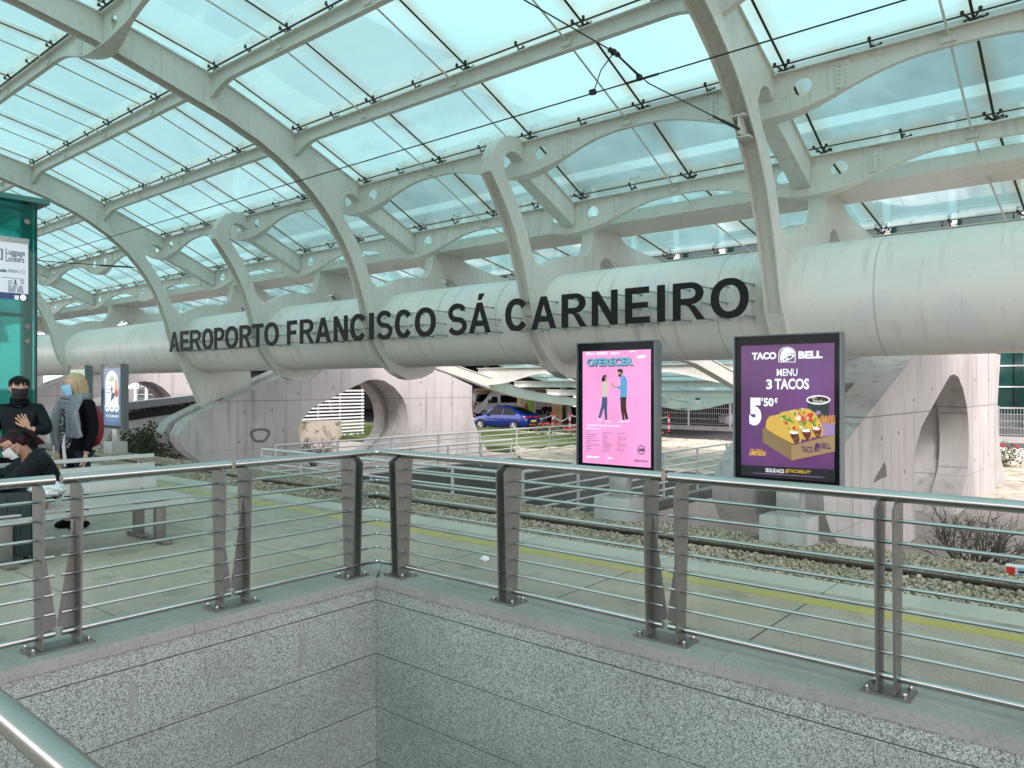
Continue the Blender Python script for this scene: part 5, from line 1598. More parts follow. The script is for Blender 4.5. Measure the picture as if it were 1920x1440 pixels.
jk = [[(0, -.02, .50, (.21, .18), 'hem'), (0, .01, .65, (.205, .17)), (0, .055, .81, (.215, .165), 'chest'), (0, .09, .91, (.15, .12)), (0, .12, .965, (.10, .09))]]
for i, s in enumerate((-1, 1)):
    a0 = Vector((s * .20, .07, .905)); e = Vector(el[i]); wv = Vector(wr[i])
    jk.append(['chest', (*a0, .105), (*((a0 + e) / 2), .095), (*e, .080), (*((e + wv) / 2), .062), (*(e + (wv - e) * .88), .048)])
jo = skin_mesh('jacket', jk, M['puffer'], pz)
for i, s in enumerate((-1, 1)):              # quilted rings of the sleeves
    mb = MB()
    a0 = Vector((s * .20, .07, .905)); e = Vector(el[i]); wv = Vector(wr[i])
    for (pa_, pb_, ra, rb, n_) in ((a0, e, .088, .074, 5), (e, e + (wv - e) * .85, .070, .054, 4)):
        d = (pb_ - pa_).normalized(); u_ = d.cross(Vector((0, 0, 1))).normalized(); v_ = d.cross(u_)
        for k in range(n_):
            f = (k + .5) / n_; c = pa_ + (pb_ - pa_) * f; r_ = ra + (rb - ra) * f
            mb.tube([tuple(c + u_ * r_ * .97 * cos(q_) + v_ * r_ * .97 * sin(q_)) for q_ in [2 * pi * j / 16 for j in range(16)]], .009, 5, close=True)
    tag(mb.build('quilting', M['puffer'], jo, local=True), kind='stuff')
tr = [[(0, 0, .55, (.17, .14), 'p'), (0, .04, .50, (.17, .12))]]
for i, s in enumerate((-1, 1)):
    kx, fx = knee[i], foot[i]
    tr.append(['p', ((s * .10 + kx[0]) / 2, (.06 + kx[1]) / 2, .505, .098), (*kx, .078), ((kx[0] + fx[0]) / 2, (kx[1] + fx[1]) / 2, .29, .064), (fx[0], fx[1], .12, .052)])
skin_mesh('trousers', tr, M['dark_cloth'], pz)
for fx in foot:
    mb = MB(); mb.sphere((fx[0] + .02, fx[1] + .06, .05), (.05, .13, .055), 12, 8); mb.v = [(a, b, max(c, .004)) for a, b, c in mb.v]; mb.build('shoe', M['dark_cloth'], pz, local=True)
hp = headpart('hair', mS, hair_tied, M['hair_plum'], pz); headpart('ponytail', mS, pony, M['hair_plum'], hp)
mk = headpart('face_mask', mS, mask_fn, M['mask_white'], pz); headpart('ear_loop', mS, loops_fn, M['mask_white'], mk); headpart('ear_loop', mS, lambda b: loops_fn(b, (1,)), M['mask_white'], mk)
ey = headpart('eye', mS, eyes_fn, M['eye_white'], pz); headpart('eyebrow', mS, brow_fn, M['hair_black'], pz)
def specs(mb):
    for s in (-1, 1):
        mb.tube([(s * .034 + .024 * cos(a), .104, .010 + .018 * sin(a)) for a in [2 * pi * k / 16 for k in range(16)]], .0022, 5, close=True)
        mb.tube([(s * .058, .10, .014), (s * .082, .04, .016), (s * .088, -.01, .014)], .002, 5)
    mb.tube([(-.011, .106, .014), (.011, .106, .014)], .002, 5)
headpart('glasses', mS, specs, M['black'], pz)

# suitcase, bag on the bench
ca = Vector(ground_at(12, 6.85))
t = thing('suitcase', 'dark wheeled suitcase that the seated woman leans on', 'suitcase', ca, rotz=yaw_to(.25, 1))
mb = MB(); mb.rbox((-.25, -.15, .07), (.25, .15, .66), .045)
for xx in (-.15, -.05, .05, .15): mb.rbox((xx - .012, -.158, .12), (xx + .012, .158, .61), .008)
mb.build('shell', M['case_dark'], t, local=True)
for sx in (-1, 1):
    for sy in (-1, 1):
        mb = MB(); mb.tube([(sx * .19 - .015, sy * .10, .033), (sx * .19 + .015, sy * .10, .033)], .032, 12); mb.box((sx * .19 - .02, sy * .10 - .012, .04), (sx * .19 + .02, sy * .10 + .012, .075)); mb.build('wheel', M['black'], t, local=True)
mb = MB(); mb.tube([(-.08, 0, .66), (-.08, 0, .69), (.08, 0, .69), (.08, 0, .66)], .012, 8); mb.build('handle', M['black'], t, local=True)
mb = MB(); mb.sphere((.12, -.152, .55), (.02, .01, .02), 10, 6); mb.build('lock', M['steel'], t, local=True)
bw = Vector(ground_at(86, 6.95))
mb = MB()
mb.sphere((bw.x, bw.y, .655), (.20, .15, .075), 26, 16, fn=lambda p, d: p * (1 + .10 * sin(d.x * 9 + d.y * 5) * sin(d.z * 8 + d.y * 11) + .06 * sin(d.x * 23)))
tag(mb.build('plastic_bag', M['bag_white']), 'crumpled white bag in the lap of the seated woman', 'bag')

# ------------------------------------------------------------------ shrubs
def leaves(n, c, r, size, mat_fn=None, flatten=1.0):
    mb = MB()
    for i in range(n):
        while True:
            p = Vector((R(-1, 1), R(-1, 1), R(-1, 1)))
            if .15 < p.length < 1: break
        lump = 1 + .22 * sin(p.x * 7 + c[0]) * sin(p.y * 6 + p.z * 5)
        p = Vector((c[0] + p.x * r[0] * lump, c[1] + p.y * r[1] * lump, c[2] + p.z * r[2] * lump))
        if p.z < c[2] - r[2] * .92: continue
        d = Vector((R(-1, 1), R(-1, 1), R(-.4, 1))).normalized(); s_ = d.cross(Vector((R(-1, 1), R(-1, 1), R(-1, 1)))).normalized()
        L_ = size * R(.6, 1.3)
        mb.add([p, p + d * L_ * .5 + s_ * L_ * .28, p + d * L_, p + d * L_ * .5 - s_ * L_ * .28], [(0, 1, 2, 3)])
    return mb
def twigs(c, h, n, spread, r0=.012, depth=3, droop=0):
    mb = MB()
    def grow(p, d, L_, r_, lv):
        q_ = p + d * L_
        mid = p + d * L_ * .5 + Vector((R(-1, 1), R(-1, 1), R(-1, 1))) * L_ * .06
        mb.tube([p, mid, q_], [r_, r_ * .85, r_ * .6], 4, caps=False)
        if lv == 0: return
        for k in range(3 if lv > 1 else 4):
            dd = (d + Vector((R(-1, 1), R(-1, 1), R(-.5, .8))) * .75).normalized()
            grow(p + (q_ - p) * R(.45, 1), dd, L_ * R(.5, .8), r_ * .58, lv - 1)
    for i in range(n):
        a = 2 * pi * i / n + R(-.3, .3)
        d = Vector((cos(a) * spread, sin(a) * spread, R(.6, 1.1))).normalized()
        grow(Vector(c) + Vector((R(-.06, .06), R(-.06, .06), 0)), d, h * R(.35, .5), r0, depth)
    return mb
def bush(name, label, c, r, nleaf, size, mat, group=None, tw=True, flowers=0):
    t = thing(name, label, 'shrub', (c[0], c[1], c[2] - r[2]), group)
    leaves(nleaf, c, r, size).build('foliage', mat, t, smooth=0)
    twigs((c[0], c[1], c[2] - r[2]), r[2] * 2.2, 7, .8, .014, 2).build('branches', M['twig'], t)
    if flowers:
        mb = MB()
        for i in range(flowers):
            a = R(0, 6.28); b = R(.1, 1.5)
            p = (c[0] + r[0] * cos(a) * cos(b), c[1] + r[1] * sin(a) * cos(b), c[2] + r[2] * sin(b) * R(.8, 1.1))
            for k in range(5): mb.sphere((p[0] + R(-.03, .03), p[1] + R(-.03, .03), p[2] + R(-.02, .02)), R(.02, .035), 5, 4)
        mb.build('flowers', M['red_flower'], t)
    return t
bush('dark_bush', 'dark leafy bush between the blue poster display and the left concrete pier', (-24.2, 11.3, -.30), (1.25, .8, .72), 2600, .10, M['leaf'])
bush('dark_bush', 'low dark bush behind the foot of the blue poster display', (-26.6, 11.5, -.45), (1.1, .8, .55), 1500, .10, M['leaf'])
bush('dark_bush', 'small dark bush seen over the shoulder between the two standing people', (-30.5, 11.5, -.30), (1.0, .8, .65), 1200, .11, M['leaf'])
sx_, sy_ = -1.62, 10.95
t = thing('bare_shrub', 'leafless twiggy shrub beyond the rails at the right edge', 'shrub', (sx_, sy_, -.95))
twigs((sx_, sy_, -.95), 1.15, 15, .55, .014, 3).build('branches', M['twig'], t)
leaves(260, (sx_, sy_, -.25), (.55, .5, .30), .035).build('buds', M['twig'], t, smooth=0)
t = thing('bare_shrub', 'thin bare shrub inside the arch of the left concrete pier', 'shrub', (-22.9, 16.2, GZ))
twigs((-22.9, 16.2, GZ + .1), 1.5, 12, .7, .018, 3).build('branches', M['twig'], t)
bush('flower_bush', 'flowering bush with red blooms at the right edge beside the pier', (-4.0, 30.6, -.80), (.9, .8, .50), 900, .09, M['leaf2'], flowers=26)
for (x, y, rx, rz, lab) in ((-25.6, 33.6, 1.5, .42, 'red flowering bush on the lawn behind the silver ramp fence'), (-23.0, 33.0, 1.0, .36, 'small red flowering bush near the striped bollards'), (-19.6, 33.6, 1.3, .40, 'red flowering bush beside the pink poster display')):
    bush('flower_bush', lab, (x, y, GZ + .5), (rx, .8, rz), 700, .10, M['leaf2'], flowers=44)
t = thing('hedge', 'low clipped green hedge in front of the blue car', 'hedge', (-35.5, 37.2, GZ))
mb = MB()
for i in range(12): 
    m_ = leaves(330, (-41 + 1.0 * i, 35.9, GZ + .22), (.75, .6, .20), .10); mb.add(m_.v, m_.f)
mb.build('foliage', M['leaf2'], t, smooth=0)
mb = MB()
for i in range(12): mb.tube([(-41 + i, 35.9, GZ), (-41 + i + .1, 35.9, GZ + .3)], .03, 5)
mb.build('stems', M['twig'], t)

# ------------------------------------------------------------------ fences by the ramp
def tube_fence(label, pts, ztop, n, name='tube_fence', hgt=1.05, rails=6, mat='fence_paint', r=.030):
    t = thing(name, label, 'fence', (pts[0][0], pts[0][1], ztop - hgt), 'silver tube fences round the sunken ramp')
    for k in range(rails):
        z = ztop - k * (hgt - .18) / (rails - 1)
        mb = MB(); mb.tube([(p[0], p[1], z) for p in pts], r if k == 0 else r * .72, 8); mb.build('rail', M[mat], t)
    a, b = Vector(pts[0]), Vector(pts[1])
    for i in range(n + 1):
        p = a + (b - a) * i / n
        mb = MB(); mb.box((p.x - .022, p.y - .022, ztop - hgt), (p.x + .022, p.y + .022, ztop - .01)); mb.build('post', M[mat], t)
    return t
tube_fence('silver tube fence on the far side of the ramp, before the blue car', [(-17.75, 11.4), (-17.75, 29.5)], .02, 9)
tube_fence('silver tube fence along the front of the ramp behind the tram rails', [(-16.7, 10.34), (-8.5, 10.34)], .05, 5)
tube_fence('silver tube fence seen between the pink poster and the right concrete pier', [(-8.62, 10.6), (-8.62, 21.0)], .05, 6)
tube_fence('second row of silver tube railing lining the path by the left pier', [(-17.2, 11.0), (-17.2, 20.5)], -.30, 6, hgt=.8, rails=3)

# white slatted screen seen through the left pier
t = thing('slat_screen', 'white slatted screen fence over a pebble wall, seen through the left pier', 'screen', (-32.6, 22.5, GZ))
A_, B_ = Vector(on_Z(555, 838, GZ)), Vector(on_Z(669, 832, GZ))
A_ = Vector((-33.3, 22.4)); B_ = Vector((-33.6, 27.2))
def along(f): return A_ + (B_ - A_) * f
for k in range(15):
    z = GZ + .12 + k * .185
    f0 = 0 if k > 5 else .66
    p, q_ = along(f0), along(1)
    mb = MB(); mb.add([(p.x, p.y, z), (q_.x, q_.y, z), (q_.x, q_.y, z + .085), (p.x, p.y, z + .085), (p.x - .05, p.y, z), (q_.x - .05, q_.y, z), (q_.x - .05, q_.y, z + .085), (p.x - .05, p.y, z + .085)],
                      [(0, 1, 2, 3), (7, 6, 5, 4), (0, 4, 5, 1), (3, 2, 6, 7), (0, 3, 7, 4), (1, 5, 6, 2)])
    mb.build('slat', M['white'], t)
for f in (0.02, .34, .65, .985):
    p = along(f); mb = MB(); mb.box((p.x - .11, p.y - .04, GZ), (p.x - .055, p.y + .04, GZ + 2.95)); mb.build('post', M['galv'], t)
p, q_ = along(0), along(.65)
mb = MB(); mb.box((p.x - .55, p.y - .3, GZ), (p.x - .14, q_.y, GZ + 1.15)); mb.build('pebble_wall', M['soil'], t)

# dark parapet of the stair beside the far pier
XP = -29.2
a, b = on_X(232, 757, XP), on_X(400, 737, XP); c, d = on_X(232, 792, XP), on_X(400, 764, XP)
t = thing('dark_parapet', 'dark sloping parapet with a strip of pale stones behind the blue poster display', 'parapet', (XP, a[0], GZ))
a = (a[0] - 2.4, a[1] - .20); c = (c[0] - 2.4, c[1] - .26)
lerp = lambda p, q, f: (p[0] + (q[0] - p[0]) * f, p[1] + (q[1] - p[1]) * f)
mb = MB(); mb.prism([a, b, lerp(b, d, .42), lerp(a, c, .42)], 0, XP - .5, XP + .05); mb.build('coping', M['casing'], t)
mb = MB(); mb.prism([lerp(a, c, .42), lerp(b, d, .42), lerp(b, d, .62), lerp(a, c, .62)], 0, XP - .5, XP - .12); mb.build('recess', M['black'], t)
mb = MB(); mb.prism([lerp(a, c, .62), lerp(b, d, .62), d, c], 0, XP - .5, XP + .02); mb.build('band', M['black'], t)
mb = MB()
for k in range(46):
    p = lerp(lerp(a, c, .52), lerp(b, d, .52), .28 + .70 * k / 46)
    if R(0, 1) < .75: mb.sphere((XP - .11, p[0], p[1] + R(-.02, .02)), (.04, R(.03, .07), R(.025, .05)), 6, 4)
tag(mb.build('pale_stones', M['stones'], t), kind='stuff')
mb = MB(); mb.prism([c, d, (d[0], GZ), (c[0], GZ)], 0, XP - .45, XP - .02); mb.build('rough_wall', M['concrete2'], t)

# small marker box by the rails
t = thing('marker_box', 'small white marker box with a red square lying by the rails at the right edge', 'box', (-.93, 9.35, -.36))
mb = MB(); mb.rbox((-1.12, 9.32, -.38), (-.86, 9.42, -.255), .008); mb.build('body', M['white'], t)
MB().box((-1.11, 9.314, -.355), (-1.03, 9.318, -.27)).build('red_square', M['red'], t)
mb = MB(); mb.box((-1.01, 9.313, -.355), (-.88, 9.317, -.27)); mb.build('window', surf('pale_blue', (.25, .38, .48), .4), t)
MB().box((-1.0, 9.310, -.32), (-.89, 9.313, -.30)).build('mark', M['black'], t)
mb = MB(); mb.sphere((0, 0, 0), (.045, .035, .03), 10, 6, fn=lambda p, d: p * (1 + .2 * sin(d.x * 7 + d.y * 9)))
o = mb.build('paper_scrap', M['white']); o.location = (*on_Z(910, 1052, 0), .02)
tag(o, 'scrap of white paper lying on the platform beyond the railing', 'litter')

# ------------------------------------------------------------------ terminal building across the road
BYf, BXa, BXb = 66.0, -150.0, 34.0
t = thing('terminal_building', 'dark green glass terminal building with white columns across the road', 'building', (-50, BYf, GZ))
W_ = 4.6
nb = int((BXb - BXa) / W_)
for i in range(nb):
    xa = BXa + i * W_
    MB().box((xa + .04, BYf, GZ + .9), (xa + W_ - .04, BYf + .12, 22.0)).build('glass_bay', M['facade'], t, smooth=0)
mb = MB()
for z in (-.05, 1.5, 3.05, 4.6, 6.1, 7.6, 9.1, 10.6, 12.1, 13.6, 15.1, 16.6, 18.1, 19.6, 21.1): mb.box((BXa, BYf - .09, z), (BXb, BYf - .004, z + .10))
tag(mb.build('transom', M['white'], t), kind='stuff')
for i in range(0, nb, 1):
    xa = BXa + i * W_ + 1.1
    mb = MB(); mb.tube([(xa, BYf - .95, GZ + .5), (xa - .35, BYf - .95, 21.9)], .30, 14); mb.tube([(xa, BYf - .95, GZ + .25), (xa, BYf - .95, GZ + .5)], .42, 12); mb.build('column', M['white'], t)
MB().box((BXa, BYf - .3, GZ), (BXb, BYf + .4, GZ + .88)).build('plinth', M['darkwall'], t)
MB().box((BXa, BYf + .13, GZ), (BXb, BYf + 30, 22.0)).build('inner_block', M['black'], t)
mb = MB()
arc = [(BYf - 5 + 40 * k / 24, 22.2 + 11.5 * sin(pi * min(1, .10 + .90 * k / 24)) ** .6 if k < 24 else 22.2) for k in range(25)]
mb.prism(arc + [(a, b - .5) for a, b in reversed(arc)], 0, BXa, BXb); mb.build('vault_roof', M['vault'], t, smooth=20)
mb = MB(); mb.box((BXa, BYf - 5.4, 21.6), (BXb, BYf - 4.8, 22.4)); mb.build('eaves', M['white'], t)
# roof hidden from view, added to shade the road and vehicles before the terminal
t = thing('added_shade_roof', 'roof slab hidden behind the tube, added to shade the vans by the terminal', 'canopy', (-62, 62, GZ))
mb = MB(); mb.box((-118, 36.9, 3.9), (-17, 65.0, 4.4)); mb.build('roof_slab', M['casing'], t)
for x in range(-114, -24, 9):
    mb = MB(); mb.tube([(x + .9, 57.5, GZ), (x - .6, 57.5, 3.92)], .32, 12); mb.build('column', M['white'], t)
MB().box((-118, 64.2, GZ), (-24, 64.9, 3.9)).build('back_wall', M['black'], t)

# tall mesh fence, kerb wall and low steps at the right
t = thing('mesh_fence', 'grey metal mesh fence on a low wall below the terminal facade', 'fence', (-8, 47.5, GZ))
FX0, FX1, FYm = -27.0, 9.0, 47.5
for x in np.arange(FX0, FX1 + .1, 3.0):
    MB().box((x - .05, FYm - .05, GZ), (x + .05, FYm + .05, GZ + 1.95)).build('post', M['white'] if x < -14 else M['galv'], t)
for z in (.42, .78, 1.14, 1.5, 1.86): MB().box((FX0, FYm - .025, GZ + z), (FX1, FYm + .025, GZ + z + .035)).build('rail', M['galv'], t)
mb = MB()
for x in np.arange(FX0, FX1, .14): mb.box((x - .009, FYm - .010, GZ + .42), (x + .009, FYm + .010, GZ + 1.88))
tag(mb.build('mesh_bar', M['galv'], t, smooth=0), kind='stuff')
MB().box((FX0, FYm - .2, GZ - .02), (FX1, FYm + .2, GZ + .32)).build('kerb_wall', M['concrete2'], t)
mb = MB()
for k in range(3): mb.box((-14, 36.7 + .55 * k, GZ), (9, 38.5, GZ + .12 + .12 * k))
structure('low_steps', mb, M['concrete2'])

# ------------------------------------------------------------------ vehicles
def loft(stations, close=True):
    """body lofted over cross-sections: each station is (x, [(y, z), ...]) for one half, mirrored"""
    mb = MB(); vs = []; fs = []
    n = None
    for x, half in stations:
        ringp = [(y, z) for y, z in half] + [(-y, z) for y, z in reversed(half)]
        n = len(ringp)
        vs += [(x, y, z) for y, z in ringp]
    for i in range(len(stations) - 1):
        for k in range(n):
            a, b = i * n + k, i * n + (k + 1) % n
            fs.append((a, b, b + n, a + n))
    fs.append(tuple(range(n - 1, -1, -1))); fs.append(tuple((len(stations) - 1) * n + k for k in range(n)))
    return mb.add(vs, fs)
def wheel(t, x, y, r, w_, s):
    mb = MB(); mb.tube([(x, y - w_ / 2, r), (x, y - w_ * .3, r), (x, y + w_ * .3, r), (x, y + w_ / 2, r)], [r * .93, r, r, r * .93], 22); wh = mb.build('wheel', M['rubber'], t, local=True)
    mb = MB(); yy = y + s * (w_ / 2 + .004)
    mb.tube([(x, yy - .02 * s, r), (x, yy, r)], r * .66, 18); mb.tube([(x, yy, r), (x, yy + .012 * s, r)], r * .16, 10)
    for k in range(5):
        a = 2 * pi * k / 5
        mb.tube([(x, yy + .006 * s, r), (x + r * .6 * cos(a), yy + .006 * s, r + r * .6 * sin(a))], .035, 5)
    mb.build('rim', M['alloy'], wh, local=True)
def car(label, loc, yaw, paint, plate=True):
    """sloping-roof five door car, +X is the front"""
    t = thing('parked_car', label, 'car', loc, rotz=yaw)
    def sec(x):
        f = lambda xs_, ys_: float(np.interp(x, xs_, ys_))
        wd = f([-2.3, -2.15, -1.4, 0, 1.3, 2.0, 2.3], [.72, .90, .98, .97, .96, .86, .60])
        zb = f([-2.3, -2.0, 2.0, 2.3], [.42, .30, .28, .36])
        zs = f([-2.3, -2.1, -1.2, 1.0, 1.9, 2.3], [.98, 1.08, 1.04, .99, .88, .68])
        zt = f([-2.3, -2.1, -1.5, -.8, 0, .35, .9, 1.25, 2.0, 2.3], [1.02, 1.14, 1.36, 1.60, 1.68, 1.66, 1.40, 1.10, .95, .70])
        wr = wd * f([-2.3, -1.8, -.6, .4, 1.2, 2.3], [.82, .74, .66, .66, .80, .85])
        return (x, [(0, zb), (wd * .86, zb), (wd * .98, zb + .12), (wd, (zb + zs) / 2), (wd * .97, zs), (wr + (wd * .95 - wr) * .5, zs + (zt - zs) * .5), (wr, zt - .05 * (zt - zs + .1)), (wr * .8, zt), (0, zt + .015)])
    loft([sec(x) for x in np.linspace(-2.3, 2.3, 38)]).build('body', paint, t, local=True, smooth=50)
    def side_pt(x, f, s, off=.014):
        r_ = sec(x)[1]; a, b = r_[4], r_[6]
        return (x, s * (a[0] + (b[0] - a[0]) * f + off), a[1] + (b[1] - a[1]) * f + .004)
    for s in (-1, 1):
        for (x0_, x1_) in ((-1.5, -.42), (-.34, .98)):
            mb = MB(); xs_ = np.linspace(x0_, x1_, 8)
            top = lambda x: .93 if -1.1 < x < .5 else max(.1, .93 - .75 * (abs(x + .3) - .8) * 1.4)
            vs = [side_pt(x, .10, s) for x in xs_] + [side_pt(x, max(.14, top(x)), s) for x in xs_]
            mb.add(vs, [(k, k + 1, k + 9, k + 8) for k in range(7)]); mb.build('side_window', M['car_glass'], t, local=True, smooth=0)
        mb = MB(); mb.rbox((.72, s * .98 - .06, 1.02), (.90, s * .98 + .10, 1.14), .03); mb.build('mirror', paint, t, local=True)
        for x in (.3, -.75):
            mb = MB(); mb.rbox((x - .10, s * .975 - .02, .86), (x + .10, s * .975 + .012, .90), .008); mb.build('door_handle', M['alloy'], t, local=True)
        for x in (1.42, -1.38): 
            mb = MB(); mb.tube([(x, s * .93, .37), (x, s * .965, .37)], .42, 22); mb.build('wheel_arch', M['black'], t, local=True)
            wheel(t, x, s * .88, .36, .24, s)
        mb = MB(); mb.rbox((-2.32, s * .46 - .30, .92), (-2.16, s * .46 + .40, 1.00), .02); mb.build('tail_lamp', M['tail'], t, local=True)
        mb = MB(); mb.rbox((2.02, s * .62 - .16, .70), (2.22, s * .62 + .16, .80), .03); mb.build('headlamp', M['eye_white'], t, local=True)
    mb = MB(); vs = []
    for x in (-2.08, -1.75, -1.35, -1.0):
        r_ = sec(x)[1]; vs += [(x, r_[7][0] * .98, r_[7][1] + .018), (x, -r_[7][0] * .98, r_[7][1] + .018)]
    mb.add(vs, [(2 * k, 2 * k + 1, 2 * k + 3, 2 * k + 2) for k in range(3)]); mb.build('rear_window', M['car_glass'], t, local=True, smooth=0)
    mb = MB(); vs = []
    for x in (.42, .8, 1.18):
        r_ = sec(x)[1]; vs += [(x, r_[7][0] * .98, r_[7][1] + .018), (x, -r_[7][0] * .98, r_[7][1] + .018)]
    mb.add(vs, [(2 * k, 2 * k + 1, 2 * k + 3, 2 * k + 2) for k in range(2)]); mb.build('windscreen', M['car_glass'], t, local=True, smooth=0)
    mb = MB(); mb.rbox((-2.33, -.62, .36), (-2.2, .62, .58), .03); mb.build('rear_bumper', M['black'], t, local=True)
    mb = MB(); mb.box((-2.345, -.26, .64), (-2.30, .26, .76)); mb.build('number_plate', M['plate'] if plate else M['white'], t, local=True)
    return t
A_ = Vector(on_Z(888, 804, GZ)); B_ = Vector(on_Z(1006, 806.5, GZ))
mid = (A_ + B_) / 2; dv = (A_ - B_).normalized()
car('glossy blue car with a sloping roof parked beyond the hedge', (ground_at(948, 51)[0], ground_at(948, 51)[1], GZ + .02), yaw_to(-.80, -.60) + pi / 2, M['car_blue'])
car('white car parked at the road, half hidden by the purple taco display', (ground_at(1412, 54)[0], ground_at(1412, 54)[1], GZ + .02), yaw_to(-1, .1) + pi / 2, M['car_white'], False)
car('white car seen through the arch of the farthest pier', (-62.0, 39.5, GZ + .02), atan2(dv.y, dv.x), M['car_white'], False)
def van(label, loc, yaw, kind):
    """panel van / minibus, +X is the front"""
    t = thing('van', label, 'van', loc, rotz=yaw)
    hi = 2.75
    def sec(x):
        f = lambda xs_, ys_: float(np.interp(x, xs_, ys_))
        wd = f([-2.9, -2.8, 1.6, 2.6, 2.95], [.96, 1.0, 1.0, .92, .74])
        zt = f([-2.9, -2.8, .9, 1.35, 1.75, 2.15, 2.95], [hi - .05, hi, hi, hi - .25, 1.95, 1.45, 1.05])
        zb = .42
        return (x, [(0, zb), (wd * .95, zb), (wd, zb + .1), (wd, (zb + zt) * .5), (wd * .985, max(zb + .3, zt - .5)), (wd * .93, zt - .08), (wd * .82, zt), (0, zt + .03)])
    loft([sec(x) for x in np.linspace(-2.9, 2.95, 40)]).build('body', M['car_white'], t, local=True, smooth=50)
    for s in (-1, 1):
        for (xa, xb, za, zb) in ((-2.3, .45, 1.42, 2.12), (.72, 1.52, 1.40, 2.02)):
            mb = MB(); mb.prism([(xa + .08, za), (xb - .04, za), (xb - (.02 if xa < 0 else .30), zb), (xa + .08, zb), (xa, zb - .1), (xa, za + .1)], 1, s * 1.004 - .006, s * 1.004 + .006); mb.build('side_window', M['car_glass'], t, local=True, smooth=0)
        mb = MB(); mb.rbox((1.45, s * 1.12 - .10, 1.36), (1.62, s * 1.12 + .12, 1.74), .04); mb.build('mirror', M['black'], t, local=True)
        mb = MB(); mb.rbox((.60, s * 1.0 - .01, 1.12), (.66, s * 1.0 + .016, 1.34), .008); mb.build('door_handle', M['black'], t, local=True)
        for x in (1.95, -1.75): wheel(t, x, s * .90, .37, .24, s)
        mb = MB(); mb.rbox((-2.93, s * .86 - .09, .95), (-2.84, s * .86 + .09, 1.45), .02); mb.build('tail_lamp', M['tail'], t, local=True)
        if kind == 'green':
            mb = MB(); mb.prism([(-1.2, .60), (-2.75, .60), (-2.75, 1.85), (-2.35, 1.38), (-1.0, 1.36)], 1, s * 1.006 - .006, s * 1.006 + .006); mb.build('green_panel', M['lime'], t, local=True, smooth=0)
        else:
            mb = MB(); mb.box((-2.7, s * 1.004 - .006, 2.25), (1.0, s * 1.004 + .006, 2.6)); mb.build('amber_band', M['amber'], t, local=True, smooth=0)
    mb = MB(); mb.prism([(-.78, 1.50), (.78, 1.50), (.72, 2.22), (-.72, 2.22)], 0, -2.925, -2.905); mb.build('rear_window', M['car_glass'], t, local=True, smooth=0)
    if kind != 'green':
        mb = MB(); mb.box((-2.93, -.80, 2.30), (-2.908, .80, 2.62)); mb.build('amber_band', M['amber'], t, local=True, smooth=0)
    mb = MB(); mb.rbox((-3.0, -.86, .42), (-2.88, .86, .66), .03); mb.build('rear_bumper', M['black'], t, local=True)
    mb = MB(); vs = []
    for x in (1.40, 1.75, 2.12):
        r_ = sec(x)[1]; vs += [(x + .02, r_[6][0] * .97, r_[6][1] + .02), (x + .02, -r_[6][0] * .97, r_[6][1] + .02)]
    mb.add(vs, [(2 * k, 2 * k + 1, 2 * k + 3, 2 * k + 2) for k in range(2)]); mb.build('windscreen', M['car_glass'], t, local=True, smooth=0)
    mb = MB(); mb.box((-2.94, -.26, .78), (-2.905, .26, .90)); mb.build('number_plate', M['plate'], t, local=True)
    return t
va = Vector(on_Z(945, 783, GZ)); 
yl = yaw_to(-1, .12) + pi / 2
van('white van with lime green rear panel and side windows', (va.x, va.y, GZ + .02), yl, 'green')
vb = Vector(on_Z(888, 781, GZ))
van('white and amber minibus seen from behind beside the left pier', (vb.x, vb.y, GZ + .02), yaw_to(-.42, -1) + pi / 2, 'amber')
vc = Vector(on_Z(1006, 778, GZ))
van('white minibus seen from behind, next to the yellow information board', (vc.x, vc.y, GZ + .02), yaw_to(-.15, -1) + pi / 2, 'amber2')

# ------------------------------------------------------------------ striped bollards with chains, boards, far people
spots_b = [(890, 787, 'red and white bollard at the nose of the blue car'), (1037, 806, 'red and white bollard behind the tail of the blue car'), (1068.5, 808, 'red and white bollard just left of the pink poster display'), (1254, 812, 'red and white bollard between the pink and the purple display')]
bl = []
for u, v, lab in spots_b:
    x, y = on_Z(u, v, GZ)
    t = thing('striped_bollard', lab, 'bollard', (x, y, GZ), 'red and white bollards along the road')
    for k in range(5):
        mb = MB(); mb.tube([(x, y, GZ + .05 + .22 * k), (x, y, GZ + .27 + .22 * k)], .075, 12); mb.build('band', M['red'] if k % 2 == 0 else M['white'], t)
    mb = MB(); mb.tube([(x, y, GZ + .02), (x, y, GZ + .07)], .24, 14); mb.build('foot', M['black'], t)
    mb = MB(); mb.sphere((x, y, GZ + 1.17), .08, 10, 6); mb.build('cap', M['red'], t)
    bl.append((x, y))
def chain(label, a, b):
    mb = MB(); mb.tube([(a[0] + (b[0] - a[0]) * f, a[1] + (b[1] - a[1]) * f, GZ + 1.05 - 1.6 * f * (1 - f)) for f in [k / 12 for k in range(13)]], .035, 6)
    tag(mb.build('plastic_chain', M['white']), label, 'chain')
chain('white plastic chain from behind the blue car to the next striped bollard', (bl[1][0] - 4.4, bl[1][1] + 1.5), bl[1])
chain('white plastic chain hanging between two striped bollards behind the ramp fence', bl[1], bl[2])
chain('white plastic chain running behind the pink poster display', bl[2], bl[3])
x, y = on_Z(980, 790, GZ)
t = thing('information_board', 'tall yellow information board with small print behind the blue car', 'board', (x, y, GZ), rotz=yaw_to(0, 1))
mb = MB(); mb.rbox((-.48, -.05, .05), (.48, .05, 2.55), .02); mb.build('panel', surf('board_yellow', (.62, .52, .20), .4, layers=[('noise', (.8, .8, .5), (.66, .60, .48), .45, .6, .9)]), t, local=True)
mb = MB(); mb.box((-.70, -.06, .02), (-.52, .06, 2.6)); mb.build('green_edge', M['lime'], t, local=True)
